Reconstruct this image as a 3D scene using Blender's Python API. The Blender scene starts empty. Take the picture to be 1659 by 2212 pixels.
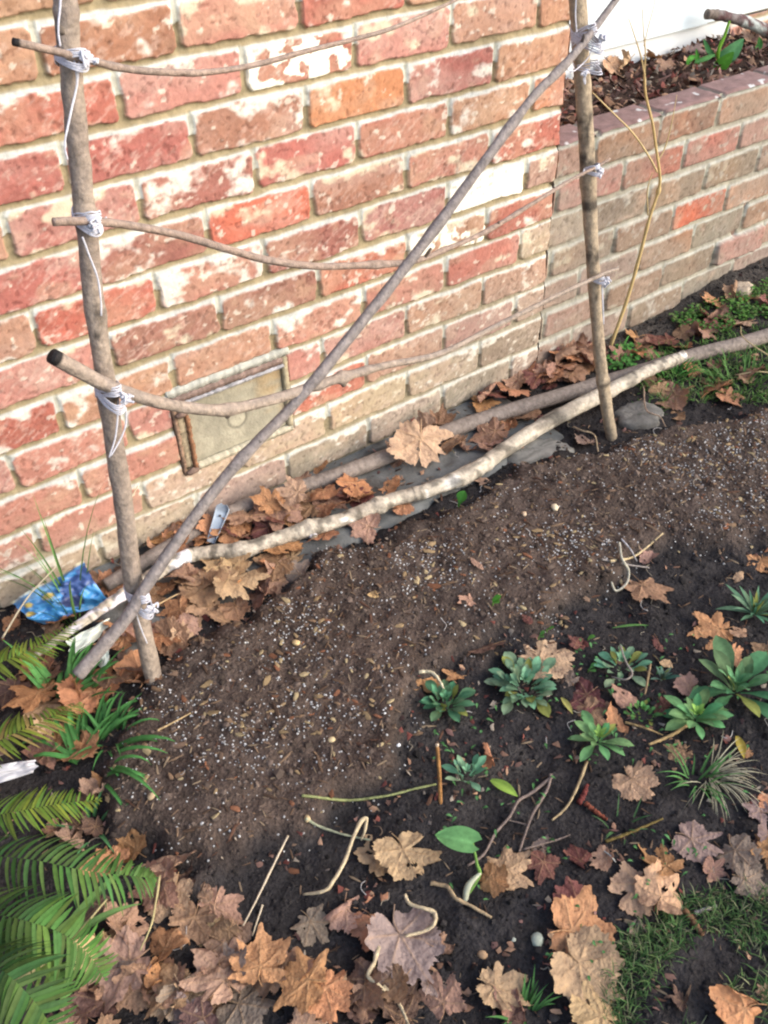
import bpy, math, random
import numpy as np
from mathutils import Vector, Matrix, Euler

S = bpy.context.scene
COL = S.collection
RNG = random.Random(7)
NR = np.random.RandomState(11)

# ------------------------------------------------------------------ camera
CAM = np.array([0.0, -1.30877984, 1.16141682])
R = np.array([[0.80477672, -0.59326953, -0.01912327],
              [-0.39575936, -0.51228363, -0.7621942],
              [0.44239006, 0.62096437, -0.64706591]])      # rows: right, down, forward
FPX = 927.18                                                # focal length in pixels of a 768 x 1024 picture
cam_d = bpy.data.cameras.new('camera')
cam = bpy.data.objects.new('camera', cam_d)
COL.objects.link(cam)
rt, dn, fw = R
cam.matrix_world = Matrix(((rt[0], -dn[0], -fw[0], CAM[0]), (rt[1], -dn[1], -fw[1], CAM[1]),
                           (rt[2], -dn[2], -fw[2], CAM[2]), (0, 0, 0, 1)))
cam_d.sensor_fit = 'VERTICAL'
cam_d.sensor_height = 24
cam_d.lens = FPX * 24 / 1024
cam_d.clip_start = 0.02
cam_d.clip_end = 200
S.camera = cam
S.render.resolution_x, S.render.resolution_y = 768, 1024

# ------------------------------------------------------------------ light
SUN_TO = Vector((0.62, -0.85, 0.62)).normalized()
w = bpy.data.worlds.new('World')
S.world = w
w.use_nodes = True
nt = w.node_tree
bg = nt.nodes['Background']
sky = nt.nodes.new('ShaderNodeTexSky')
sky.sky_type = 'NISHITA'
sky.sun_disc = False
sky.sun_elevation = math.asin(SUN_TO.z)
sky.sun_rotation = math.atan2(SUN_TO.x, SUN_TO.y)
sky.dust_density = 3.0
sky.air_density = 1.0
sky.ozone_density = 1.0
nt.links.new(sky.outputs[0], bg.inputs[0])
bg.inputs[1].default_value = 0.15
sd = bpy.data.lights.new('sun', 'SUN')
sd.energy = 0.9
sd.angle = math.radians(60)
sd.color = (1.0, 0.99, 0.975)
so = bpy.data.objects.new('sun', sd)
COL.objects.link(so)
so.rotation_euler = SUN_TO.to_track_quat('Z', 'Y').to_euler()
S.view_settings.view_transform = 'Standard'
S.view_settings.look = 'None'
S.view_settings.exposure = 1.27
S.view_settings.gamma = 1
S.cycles.filter_width = 2.2

# ------------------------------------------------------------------ helpers
K = 768 / 1659.0


def ray(u, v):
    d = R.T @ np.array([(u * K - 384) / FPX, (v * K - 512) / FPX, 1.0])
    return d


def at_plane(u, v, axis, val):
    d = ray(u, v)
    t = (val - CAM[axis]) / d[axis]
    return CAM + t * d


def sz(u, v, px, z=0.0):
    """metres covered by px pixels of the picture on the ground seen at u, v"""
    P = at_plane(u, v, 2, z)
    return px * K * ((P - CAM) @ R[2]) / FPX


_lat = {}


def vnoise(x, y, seed=0):
    if seed not in _lat:
        _lat[seed] = np.random.RandomState(seed + 100).rand(256, 256)
    L = _lat[seed]
    xi = np.floor(x).astype(int); yi = np.floor(y).astype(int)
    fx = x - xi; fy = y - yi
    fx = fx * fx * (3 - 2 * fx); fy = fy * fy * (3 - 2 * fy)
    a = L[xi % 256, yi % 256]; b = L[(xi + 1) % 256, yi % 256]
    c = L[xi % 256, (yi + 1) % 256]; d = L[(xi + 1) % 256, (yi + 1) % 256]
    return (a * (1 - fx) + b * fx) * (1 - fy) + (c * (1 - fx) + d * fx) * fy


def fbm(x, y, seed=0, octs=4):
    s = 0; a = 0.5; t = 0
    for o in range(octs):
        s = s + a * vnoise(x * 2 ** o + 17.3 * o, y * 2 ** o + 9.1 * o, seed + o)
        t += a; a *= 0.5
    return s / t


def sstep(a, b, x):
    t = np.clip((x - a) / (b - a), 0, 1)
    return t * t * (3 - 2 * t)


def srgb(r, g, b):
    return tuple(((c / 255) / 12.92 if c / 255 <= 0.04045 else ((c / 255 + 0.055) / 1.055) ** 2.4) for c in (r, g, b))


def mk(name, verts, faces, mat, parent=None, smooth=True, cols=None):
    me = bpy.data.meshes.new(name)
    me.from_pydata([tuple(map(float, v)) for v in verts] if not isinstance(verts, np.ndarray) else verts.tolist(), [],
                   faces if not isinstance(faces, np.ndarray) else faces.tolist())
    if smooth:
        me.polygons.foreach_set('use_smooth', np.ones(len(me.polygons), dtype=bool))
    if cols is not None:
        a = me.attributes.new('Col', 'FLOAT_COLOR', 'POINT')
        c = np.ones((len(me.vertices), 4), dtype=np.float32)
        c[:, :3] = np.asarray(cols)[:, :3]
        a.data.foreach_set('color', c.ravel())
    me.materials.append(mat)
    me.update()
    o = bpy.data.objects.new(name, me)
    COL.objects.link(o)
    if parent is not None:
        o.parent = parent
    return o


def tag(o, label=None, cat=None, group=None, kind=None):
    if label: o['label'] = label
    if cat: o['category'] = cat
    if group: o['group'] = group
    if kind: o['kind'] = kind
    return o


def empty(name, loc, label, cat, group=None):
    o = bpy.data.objects.new(name, None)
    o.empty_display_size = 0.05
    o.location = [float(c) for c in loc]
    COL.objects.link(o)
    return tag(o, label, cat, group)


class MB:
    """collects vertices, faces and vertex colours of one mesh"""

    def __init__(s):
        s.v = []; s.f = []; s.c = []

    def add(s, v, f, c):
        o = len(s.v)
        s.v.extend([tuple(map(float, p)) for p in v])
        s.f.extend([tuple(i + o for i in q) for q in f])
        if len(c) == 3 and not hasattr(c[0], '__len__'):
            c = [c] * len(v)
        s.c.extend([tuple(map(float, x)) for x in c])

    def build(s, name, mat, parent=None, off=None, smooth=True):
        v = np.array(s.v)
        if off is not None:
            v = v - np.array(off)
        return mk(name, v, s.f, mat, parent, smooth, np.array(s.c))


def catmull(P, n):
    P = np.asarray(P, float)
    if len(P) < 3:
        t = np.linspace(0, 1, n)[:, None]
        return P[0] * (1 - t) + P[-1] * t
    Q = np.vstack([2 * P[0] - P[1], P, 2 * P[-1] - P[-2]])
    seg = len(P) - 1
    out = []
    for t in np.linspace(0, seg - 1e-6, n):
        i = int(t); f = t - i
        a, b, c, d = Q[i], Q[i + 1], Q[i + 2], Q[i + 3]
        out.append(0.5 * ((2 * b) + (c - a) * f + (2 * a - 5 * b + 4 * c - d) * f ** 2 + (3 * b - a - 3 * c + d) * f ** 3))
    return np.array(out)


def tube(mb, P, rad, col, n=40, sides=10, rough=0.0, colfn=None, knots=(), cap=True, seed=0):
    """a bent, tapering stick along P; knots = ((t, size), ...) are swellings along it"""
    path = catmull(P, n)
    ts = np.linspace(0, 1, n)
    rad = np.interp(ts, np.linspace(0, 1, len(rad)), rad)
    for kt, ks in knots:
        rad = rad * (1 + 1.5 * ks * np.exp(-((ts - kt) / 0.012) ** 2))
    rr = np.random.RandomState(seed)
    V = []; F = []; C = []
    up = np.array([0.0, 0.0, 1.0])
    T = np.gradient(path, axis=0)
    T /= np.linalg.norm(T, axis=1)[:, None]
    a = np.cross(T[0], up)
    if np.linalg.norm(a) < 0.1: a = np.cross(T[0], [1, 0, 0.0])
    a /= np.linalg.norm(a)
    ph = rr.rand() * 50
    for i in range(n):
        a = a - T[i] * (a @ T[i]); a /= np.linalg.norm(a)
        b = np.cross(T[i], a)
        for k in range(sides):
            an = 2 * math.pi * k / sides
            r_ = rad[i]
            if rough:
                r_ = r_ * (1 + rough * (float(vnoise(np.array(i * 0.45 + ph), np.array(k * 6.0 / sides + (3 if k > sides / 2 else 0) + ph), 5)) - 0.5) * 2)
            V.append(path[i] + r_ * (math.cos(an) * a + math.sin(an) * b))
            cc = np.array(col, float)
            if colfn: cc = np.array(colfn(ts[i], an / (2 * math.pi), cc), float)
            C.append(cc)
    for i in range(n - 1):
        for k in range(sides):
            k2 = (k + 1) % sides
            F.append((i * sides + k, i * sides + k2, (i + 1) * sides + k2, (i + 1) * sides + k))
    if cap:
        F.append(tuple(range(sides - 1, -1, -1)))
        F.append(tuple((n - 1) * sides + k for k in range(sides)))
    mb.add(V, F, C)
    return path


# ------------------------------------------------------------------ materials
def attr_mat(name, rough=0.85, grain=60, gmix=0.35, bump=0.25, bscale=140, bdist=0.002, spec=0.25, trans=0.0, dark=0.6, light=1.25):
    """colour from the vertex attribute Col, broken up by noise in object space, with a fine bump"""
    m = bpy.data.materials.new(name)
    m.use_nodes = True
    n = m.node_tree.nodes; l = m.node_tree.links
    b = n['Principled BSDF']
    b.inputs['Roughness'].default_value = rough
    b.inputs['Specular IOR Level'].default_value = spec
    at = n.new('ShaderNodeAttribute'); at.attribute_name = 'Col'
    tc = n.new('ShaderNodeTexCoord')
    nz = n.new('ShaderNodeTexNoise')
    nz.inputs['Scale'].default_value = grain; nz.inputs['Detail'].default_value = 6; nz.inputs['Roughness'].default_value = 0.65
    l.new(tc.outputs['Object'], nz.inputs['Vector'])
    rp = n.new('ShaderNodeValToRGB')
    rp.color_ramp.elements[0].position = 0.3; rp.color_ramp.elements[0].color = (dark, dark, dark, 1)
    rp.color_ramp.elements[1].position = 0.7; rp.color_ramp.elements[1].color = (light, light, light, 1)
    l.new(nz.outputs['Fac'], rp.inputs['Fac'])
    mx = n.new('ShaderNodeMix'); mx.data_type = 'RGBA'; mx.blend_type = 'MULTIPLY'
    mx.inputs['Factor'].default_value = gmix
    l.new(at.outputs['Color'], mx.inputs[6]); l.new(rp.outputs['Color'], mx.inputs[7])
    l.new(mx.outputs[2], b.inputs['Base Color'])
    nb = n.new('ShaderNodeTexNoise')
    nb.inputs['Scale'].default_value = bscale; nb.inputs['Detail'].default_value = 5
    l.new(tc.outputs['Object'], nb.inputs['Vector'])
    bp = n.new('ShaderNodeBump'); bp.inputs['Strength'].default_value = bump; bp.inputs['Distance'].default_value = bdist
    l.new(nb.outputs['Fac'], bp.inputs['Height']); l.new(bp.outputs['Normal'], b.inputs['Normal'])
    if trans:
        tr = n.new('ShaderNodeBsdfTranslucent')
        l.new(mx.outputs[2], tr.inputs['Color'])
        ms = n.new('ShaderNodeMixShader'); ms.inputs[0].default_value = trans
        out = n['Material Output']
        l.new(b.outputs[0], ms.inputs[1]); l.new(tr.outputs[0], ms.inputs[2]); l.new(ms.outputs[0], out.inputs[0])
    return m


M_BRICK = attr_mat('brick', 0.9, 90, 0.55, 0.5, 220, 0.002, 0.2, dark=0.72, light=1.22)
M_SOIL = attr_mat('soil', 1.0, 160, 0.9, 1.0, 190, 0.006, 0.05, dark=0.55, light=1.5)
M_WOOD = attr_mat('bark', 0.8, 95, 0.85, 0.8, 150, 0.004, 0.2, dark=0.55, light=1.35)
M_CONC = attr_mat('concrete', 0.95, 50, 0.6, 0.6, 180, 0.003, 0.15, dark=0.7, light=1.25)
M_BITS = attr_mat('soil bits', 0.95, 300, 0.5, 0.3, 300, 0.001, 0.15)
M_GREEN = attr_mat('green leaf', 0.72, 110, 0.6, 0.35, 200, 0.001, 0.18, trans=0.22)
M_STRAW = attr_mat('straw', 0.7, 150, 0.4, 0.2, 220, 0.001, 0.25)
M_TWINE = attr_mat('twine', 0.95, 400, 0.5, 0.6, 500, 0.001, 0.1)
M_PLASTIC = attr_mat('plastic film', 0.35, 40, 0.2, 0.3, 60, 0.003, 0.5)
M_METAL = attr_mat('galvanised metal', 0.45, 80, 0.4, 0.15, 160, 0.001, 0.5)
M_RUST = attr_mat('rusted steel', 0.85, 90, 0.8, 0.5, 180, 0.002, 0.25, dark=0.45, light=1.5)
M_PAINT = attr_mat('white paint', 0.6, 12, 0.12, 0.05, 60, 0.001, 0.3)


def leaf_material():
    m = bpy.data.materials.new('dry leaf')
    m.use_nodes = True
    n = m.node_tree.nodes; l = m.node_tree.links
    b = n['Principled BSDF']
    b.inputs['Roughness'].default_value = 0.62
    b.inputs['Specular IOR Level'].default_value = 0.3
    oi = n.new('ShaderNodeObjectInfo')
    at = n.new('ShaderNodeAttribute'); at.attribute_name = 'Col'      # x vein, y blotch
    tc = n.new('ShaderNodeTexCoord')
    ad = n.new('ShaderNodeVectorMath'); ad.operation = 'ADD'
    l.new(tc.outputs['Object'], ad.inputs[0])
    sc = n.new('ShaderNodeVectorMath'); sc.operation = 'SCALE'; sc.inputs['Scale'].default_value = 7.0
    cb = n.new('ShaderNodeCombineXYZ'); l.new(oi.outputs['Random'], cb.inputs[0]); l.new(oi.outputs['Random'], cb.inputs[1])
    l.new(cb.outputs[0], sc.inputs[0]); l.new(sc.outputs[0], ad.inputs[1])
    nz = n.new('ShaderNodeTexNoise'); nz.inputs['Scale'].default_value = 3.2; nz.inputs['Detail'].default_value = 6; nz.inputs['Roughness'].default_value = 0.62
    l.new(ad.outputs[0], nz.inputs['Vector'])
    rp = n.new('ShaderNodeValToRGB')
    e = rp.color_ramp.elements
    e[0].position = 0.30; e[0].color = (0.42, 0.36, 0.38, 1)
    e[1].position = 0.68; e[1].color = (1.28, 1.24, 1.2, 1)
    e2 = e.new(0.45); e2.color = (0.92, 0.9, 0.9, 1)
    l.new(nz.outputs['Fac'], rp.inputs['Fac'])
    mx = n.new('ShaderNodeMix'); mx.data_type = 'RGBA'; mx.blend_type = 'MULTIPLY'; mx.inputs['Factor'].default_value = 0.8
    l.new(oi.outputs['Color'], mx.inputs[6]); l.new(rp.outputs['Color'], mx.inputs[7])
    # small dark spots
    vo = n.new('ShaderNodeTexNoise'); vo.inputs['Scale'].default_value = 11; vo.inputs['Detail'].default_value = 2
    l.new(ad.outputs[0], vo.inputs['Vector'])
    r2 = n.new('ShaderNodeValToRGB'); r2.color_ramp.elements[0].position = 0.66; r2.color_ramp.elements[0].color = (0, 0, 0, 1)
    r2.color_ramp.elements[1].position = 0.74; r2.color_ramp.elements[1].color = (1, 1, 1, 1)
    l.new(vo.outputs['Fac'], r2.inputs['Fac'])
    m2 = n.new('ShaderNodeMix'); m2.data_type = 'RGBA'; m2.inputs[7].default_value = (0.05, 0.03, 0.03, 1)
    mt = n.new('ShaderNodeMath'); mt.operation = 'MULTIPLY'; mt.inputs[1].default_value = 0.6
    l.new(r2.outputs['Color'], mt.inputs[0]); l.new(mt.outputs[0], m2.inputs['Factor'])
    l.new(mx.outputs[2], m2.inputs[6])
    sp = n.new('ShaderNodeSeparateColor'); l.new(at.outputs['Color'], sp.inputs[0])
    m3 = n.new('ShaderNodeMix'); m3.data_type = 'RGBA'; m3.blend_type = 'MIX'; m3.inputs[7].default_value = (0.42, 0.26, 0.13, 1)
    mv = n.new('ShaderNodeMath'); mv.operation = 'MULTIPLY'; mv.inputs[1].default_value = 0.4
    l.new(sp.outputs[0], mv.inputs[0]); l.new(mv.outputs[0], m3.inputs['Factor']); l.new(m2.outputs[2], m3.inputs[6])
    l.new(m3.outputs[2], b.inputs['Base Color'])
    nb = n.new('ShaderNodeTexNoise'); nb.inputs['Scale'].default_value = 9; nb.inputs['Detail'].default_value = 7
    l.new(ad.outputs[0], nb.inputs['Vector'])
    bp = n.new('ShaderNodeBump'); bp.inputs['Strength'].default_value = 0.55; bp.inputs['Distance'].default_value = 0.01
    l.new(nb.outputs['Fac'], bp.inputs['Height']); l.new(bp.outputs['Normal'], b.inputs['Normal'])
    tr = n.new('ShaderNodeBsdfTranslucent'); l.new(m3.outputs[2], tr.inputs['Color'])
    ms = n.new('ShaderNodeMixShader'); ms.inputs[0].default_value = 0.12
    l.new(b.outputs[0], ms.inputs[1]); l.new(tr.outputs[0], ms.inputs[2]); l.new(ms.outputs[0], n['Material Output'].inputs[0])
    return m


M_LEAF = leaf_material()

# ------------------------------------------------------------------ ground
BED_PX = [(318, 1480), (420, 1395), (520, 1335), (640, 1255), (700, 1195), (830, 1168), (905, 1130), (1000, 1088), (1130, 1010), (1260, 985),
          (1400, 945), (1560, 912), (1760, 868), (1800, 1100), (1560, 1180), (1420, 1165), (1330, 1240), (1250, 1275), (1180, 1350), (1080, 1395), (900, 1470), (885, 1600),
          (830, 1680), (700, 1745), (560, 1850), (430, 1890), (320, 1830), (235, 1790), (232, 1650), (280, 1545)]
BED = np.array([at_plane(u, v, 2, 0.01)[:2] for u, v in BED_PX])


def poly_dist(P, x, y):
    """signed distance to polygon P, positive inside"""
    inside = np.zeros(x.shape, bool)
    d2 = np.full(x.shape, 1e9)
    n = len(P)
    for i in range(n):
        ax, ay = P[i]; bx, by = P[(i + 1) % n]
        ex, ey = bx - ax, by - ay
        t = np.clip(((x - ax) * ex + (y - ay) * ey) / (ex * ex + ey * ey), 0, 1)
        d2 = np.minimum(d2, (x - ax - t * ex) ** 2 + (y - ay - t * ey) ** 2)
        c = ((ay > y) != (by > y))
        with np.errstate(divide='ignore', invalid='ignore'):
            xi = (bx - ax) * (y - ay) / (by - ay if by != ay else 1e-9) + ax
        inside ^= c & (x < xi)
    d = np.sqrt(d2)
    return np.where(inside, d, -d)


SLAB_X1 = 1.46


def bedmask(x, y):
    d = poly_dist(BED, x, y) + 0.085 * (fbm(x * 16, y * 16, 3, 5) - 0.5)
    return sstep(-0.018, 0.024, d)


def height(x, y):
    x = np.asarray(x, float); y = np.asarray(y, float)
    b = bedmask(x, y)
    h = 0.030 * (fbm(x * 5, y * 5, 1, 3) - 0.5) + 0.016 * (fbm(x * 22, y * 22, 7, 3) - 0.5) + 0.008 * (fbm(x * 75, y * 75, 13, 2) - 0.5)
    slab = sstep(-0.235, -0.20, y + 0.03 * (fbm(x * 9, y * 3, 23, 2) - 0.5)) * (1 - sstep(1.18, 1.30, x)) * sstep(0.2, 0.3, x)
    h = h * (1 - 0.5 * b)
    h = h + b * (0.027 + 0.020 * (fbm(x * 9, y * 9, 31, 3) - 0.5) + 0.011 * (fbm(x * 60, y * 60, 37, 3) - 0.5))
    h = h * (1 - slab) - slab * 0.03
    h = h + 0.03 * sstep(1.5, 2.2, x) * sstep(-0.3, -0.02, y)
    h = h - 0.004
    return h


def gz(x, y):
    """what lies underfoot: soil, or the concrete strip where that is higher"""
    z = float(height(np.array([x]), np.array([y]))[0])
    if 0.2 < x < 1.30 and -0.215 < y < 0: z = max(z, 0.002)
    return z


def G(u, v, lift=0.0):
    z = 0.0
    for _ in range(6):
        P = at_plane(u, v, 2, z + lift)
        z = gz(P[0], P[1])
    return np.array([P[0], P[1], z])


def axis(a, b, step, lo, hi):
    f = np.arange(a, b + 1e-6, step)
    l_ = a - np.geomspace(0.02, a - lo, 26)[::-1]
    h_ = b + np.geomspace(0.02, hi - b, 26)
    return np.concatenate([l_, f, h_])


GRASS_PX = [(1310, 2240), (1330, 2080), (1420, 1985), (1540, 1930), (1680, 1960), (1720, 2260)]
GRASS = np.array([at_plane(u, v, 2, 0)[:2] for u, v in GRASS_PX])
xs = axis(-0.35, 2.45, 0.0062, -18, 18)
ys = axis(-1.55, 0.02, 0.0062, -18, 18)
XX, YY = np.meshgrid(xs, ys, indexing='ij')
ZZ = height(XX, YY)
bm_ = bedmask(XX, YY)
n1 = fbm(XX * 30, YY * 30, 41, 4); n2 = fbm(XX * 4, YY * 4, 45, 3); n3 = fbm(XX * 110, YY * 110, 47, 2)
dark_c = np.array([0.027, 0.0245, 0.0245]); bed_c = np.array([0.086, 0.065, 0.054]); grey_c = np.array([0.072, 0.064, 0.056])
C = dark_c * (0.7 + 0.9 * n1[..., None])
greyp = sstep(0.50, 0.72, n2 + 0.25 * (n1 - 0.5))[..., None] * (1 - sstep(0.7, 0.4, XX))[..., None]
rightg = (sstep(1.25, 1.5, XX) * sstep(-0.18, -0.05, YY))[..., None]
C = C * (1 - 0.55 * greyp) + grey_c * 0.55 * greyp
C = C * (1 - 0.7 * rightg) + grey_c * 0.7 * rightg
bc = bed_c * (0.85 + 0.5 * (fbm(XX * 8, YY * 8, 49, 3)[..., None] - 0.5)) * (0.66 + 0.6 * n1[..., None] + 0.5 * (n3[..., None] - 0.4))
bc = bc * (1 + np.array([0.10, 0.0, -0.08]) * (n2[..., None] - 0.4))
C = C * (1 - bm_[..., None]) + bc * bm_[..., None]
V = np.stack([XX, YY, ZZ], -1).reshape(-1, 3)
nx, ny = len(xs), len(ys)
I = np.arange(nx * ny).reshape(nx, ny)
F = np.stack([I[:-1, :-1], I[1:, :-1], I[1:, 1:], I[:-1, 1:]], -1).reshape(-1, 4)
tag(mk('ground', V, F, M_SOIL, None, True, C.reshape(-1, 3)), kind='structure')


def scatter(name, pts, nrm_up, size, cols, mat, kind, flat=1.0, seed=0, sub=0, elong=1.0, rots=None):
    """many little lumps as one mesh"""
    rs = np.random.RandomState(seed)
    ph = (1 + 5 ** 0.5) / 2
    base = np.array([(-1, ph, 0), (1, ph, 0), (-1, -ph, 0), (1, -ph, 0), (0, -1, ph), (0, 1, ph), (0, -1, -ph), (0, 1, -ph), (ph, 0, -1), (ph, 0, 1), (-ph, 0, -1), (-ph, 0, 1)]) / math.sqrt(1 + ph * ph)
    fc = np.array([(0, 11, 5), (0, 5, 1), (0, 1, 7), (0, 7, 10), (0, 10, 11), (1, 5, 9), (5, 11, 4), (11, 10, 2), (10, 7, 6), (7, 1, 8), (3, 9, 4), (3, 4, 2), (3, 2, 6), (3, 6, 8), (3, 8, 9), (4, 9, 5), (2, 4, 11), (6, 2, 10), (8, 6, 7), (9, 8, 1)])
    n = len(pts)
    V = base[None] * (1 + 0.35 * (rs.rand(n, 12, 1) - 0.5) * 2)
    V = V * np.stack([size * elong, size, size * flat], -1)[:, None, :]
    an = rs.rand(n) * 2 * math.pi; ti = (rs.rand(n) - 0.5) * 0.7
    ct, st = np.cos(ti)[:, None], np.sin(ti)[:, None]
    y = V[..., 1] * ct - V[..., 2] * st; z = V[..., 1] * st + V[..., 2] * ct
    ca, sa = np.cos(an)[:, None], np.sin(an)[:, None]
    V = np.stack([V[..., 0] * ca - y * sa, V[..., 0] * sa + y * ca, z], -1) + pts[:, None, :]
    F = (fc[None] + 12 * np.arange(n)[:, None, None]).reshape(-1, 3)
    Cc = np.repeat(cols, 12, axis=0)
    o = mk(name, V.reshape(-1, 3), F, mat, None, False, Cc)
    return tag(o, kind=kind)


def ground_pts(n, fn, seed, lift=0.0):
    rs = np.random.RandomState(seed)
    out = []
    while sum(map(len, out)) < n:
        x = rs.uniform(-0.1, 2.2, 20000); y = rs.uniform(-1.35, 0, 20000)
        k = rs.rand(20000) < fn(x, y)
        x, y = x[k], y[k]
        zz = height(x, y)
        zz = np.where((x > 0.22) & (x < 1.28) & (y > -0.21), np.maximum(zz, 0.002), zz)
        out.append(np.stack([x, y, zz + lift], -1))
    return np.concatenate(out)[:n]


bedf = lambda x, y: sstep(-0.05, 0.07, poly_dist(BED, x, y) + 0.06 * (fbm(x * 10, y * 10, 63, 3) - .5)) * (0.22 + 0.78 * sstep(0.38, 0.62, fbm(x * 8, y * 8, 61, 4)))
soilf = lambda x, y: 0.6 + 0.4 * bedmask(x, y) - 0.72 * ((x < 1.3) & (x > 0.2) & (y > -0.21))
P_ = ground_pts(3700, bedf, 1, 0.0005)
tag(scatter('perlite_grains', P_, None, np.random.RandomState(2).gamma(2.4, 0.00036, len(P_)).clip(0, .0014) + 0.0006,
        np.repeat(np.array([[0.52, 0.52, 0.51]]), len(P_), 0) * (0.45 + 0.6 * np.random.RandomState(3).rand(len(P_), 1)), M_BITS, 'stuff', 0.8, 4),
    'white perlite grains speckled through the brown compost of the bed', 'perlite')
P_ = ground_pts(750, bedf, 5, 0.001)
rs_ = np.random.RandomState(6)
pal = np.array([[0.28, 0.20, 0.11], [0.20, 0.13, 0.08], [0.20, 0.09, 0.05], [0.38, 0.30, 0.17], [0.15, 0.10, 0.07]])
tag(scatter('wood_chips', P_, None, rs_.gamma(3, 0.0006, len(P_)) + 0.001, pal[rs_.randint(0, 5, len(P_))] * (0.55 + 0.5 * rs_.rand(len(P_), 1)), M_BITS, 'stuff', 0.45, 7, elong=2.1),
    'small tan and brown wood chips mixed into the compost', 'wood chips')
P_ = ground_pts(24000, soilf, 8, 0.0)
bmk = bedmask(P_[:, 0], P_[:, 1])[:, None]
rs_ = np.random.RandomState(9)
cc = (np.array([[0.084, 0.063, 0.051]]) * bmk + np.array([[0.026, 0.023, 0.022]]) * (1 - bmk)) * (0.4 + 1.3 * rs_.rand(len(P_), 1))
tag(scatter('soil_crumbs', P_, None, np.where(rs_.rand(len(P_)) < .018, rs_.uniform(.003, .0075, len(P_)), rs_.gamma(1.8, 0.00075, len(P_)) + 0.0006), cc, M_BITS, 'stuff', 0.8, 10),
    'loose crumbs of brown and black soil over the bed', 'soil crumbs')

P_ = ground_pts(2600, lambda x, y: 0.25 + 0.75 * bedmask(x, y), 12, 0.0012)
rs_ = np.random.RandomState(13)
pal2 = np.array([[0.11, 0.07, 0.045], [0.06, 0.038, 0.026], [0.17, 0.115, 0.075], [0.20, 0.15, 0.10], [0.085, 0.045, 0.03]])
tag(scatter('bark_fibres', P_, None, rs_.gamma(2.5, 0.00028, len(P_)) + 0.0005, pal2[rs_.randint(0, 5, len(P_))], M_BITS, 'stuff', 0.7, 14, elong=6.0), 'thin brown bark fibres mixed through the compost', 'bark fibres')

# concrete strip along the foot of the wall
def slab_mesh():
    x_ = np.arange(0.18, 1.30, 0.008); y_ = np.arange(-0.25, 0.004, 0.008)
    X, Y = np.meshgrid(x_, y_, indexing='ij')
    e = 0.03 * (fbm(X * 9, X * 0 + 2, 71, 3) - 0.5)
    Yw = np.where(Y < -0.2, -0.2 + (Y + 0.2) * 1.0, Y) + e * sstep(-0.1, -0.25, Y)
    Z = 0.004 * (fbm(X * 20, Y * 20, 73, 3) - 0.5) - 0.045 * sstep(-0.215, -0.25, Y) - 0.05 * sstep(1.24, 1.295, X) - 0.05 * sstep(0.24, 0.185, X)
    n = fbm(X * 14, Y * 14, 75, 4)[..., None]
    C = np.array([0.145, 0.15, 0.145]) * (0.45 + 1.0 * n)
    dirt = sstep(0.52, 0.64, fbm(X * 11, Y * 16, 77, 5))[..., None]
    C = C * (1 - .75 * dirt) + np.array([0.05, 0.042, 0.036]) * .75 * dirt * (1 - 0.35 * sstep(-0.06, 0.0, Y)[..., None])
    I = np.arange(X.size).reshape(X.shape)
    F = np.stack([I[:-1, :-1], I[1:, :-1], I[1:, 1:], I[:-1, 1:]], -1).reshape(-1, 4)
    return np.stack([X, Yw, Z + 0.001], -1).reshape(-1, 3), F, C.reshape(-1, 3)


tag(mk('concrete_footing', *slab_mesh()[:2], M_CONC, None, True, slab_mesh()[2]), kind='structure')

# ------------------------------------------------------------------ brick walls
CH = 0.0741
BL = 0.1985
cols_b = {'r': (188, 88, 76), 'R': (196, 84, 70), 'p': (204, 128, 112), 'o': (214, 130, 78), 'O': (222, 96, 56), 'b': (176, 112, 82), 't': (200, 142, 110),
          'f': (198, 172, 136), 'w': (238, 226, 200), 'm': (166, 88, 82), 'g': (160, 132, 104), 's': (208, 102, 80), 'k': (182, 140, 124), 'd': (160, 98, 86),
          'n': (170, 120, 88), 'v': (158, 146, 122)}
rows_b = {-2: 'rrprrtrp', -1: 'rrprtrtp', 0: 'rtbbprtt', 1: 'rrpmktt', 2: 'rrbbopt', 3: 'rrmmrpto', 4: 'rrmObrr', 5: 'ptRpmmwkgnt',
          6: 'rrpddstrpsSs'.replace('S', 's'), 7: 'prtppkOfgggg', 8: 'pppbtpttggsn', 9: 'ppptttdkkngn', 10: 'pffffftgtngpg', 11: 'ffffvvgkgvkk'}
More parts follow.
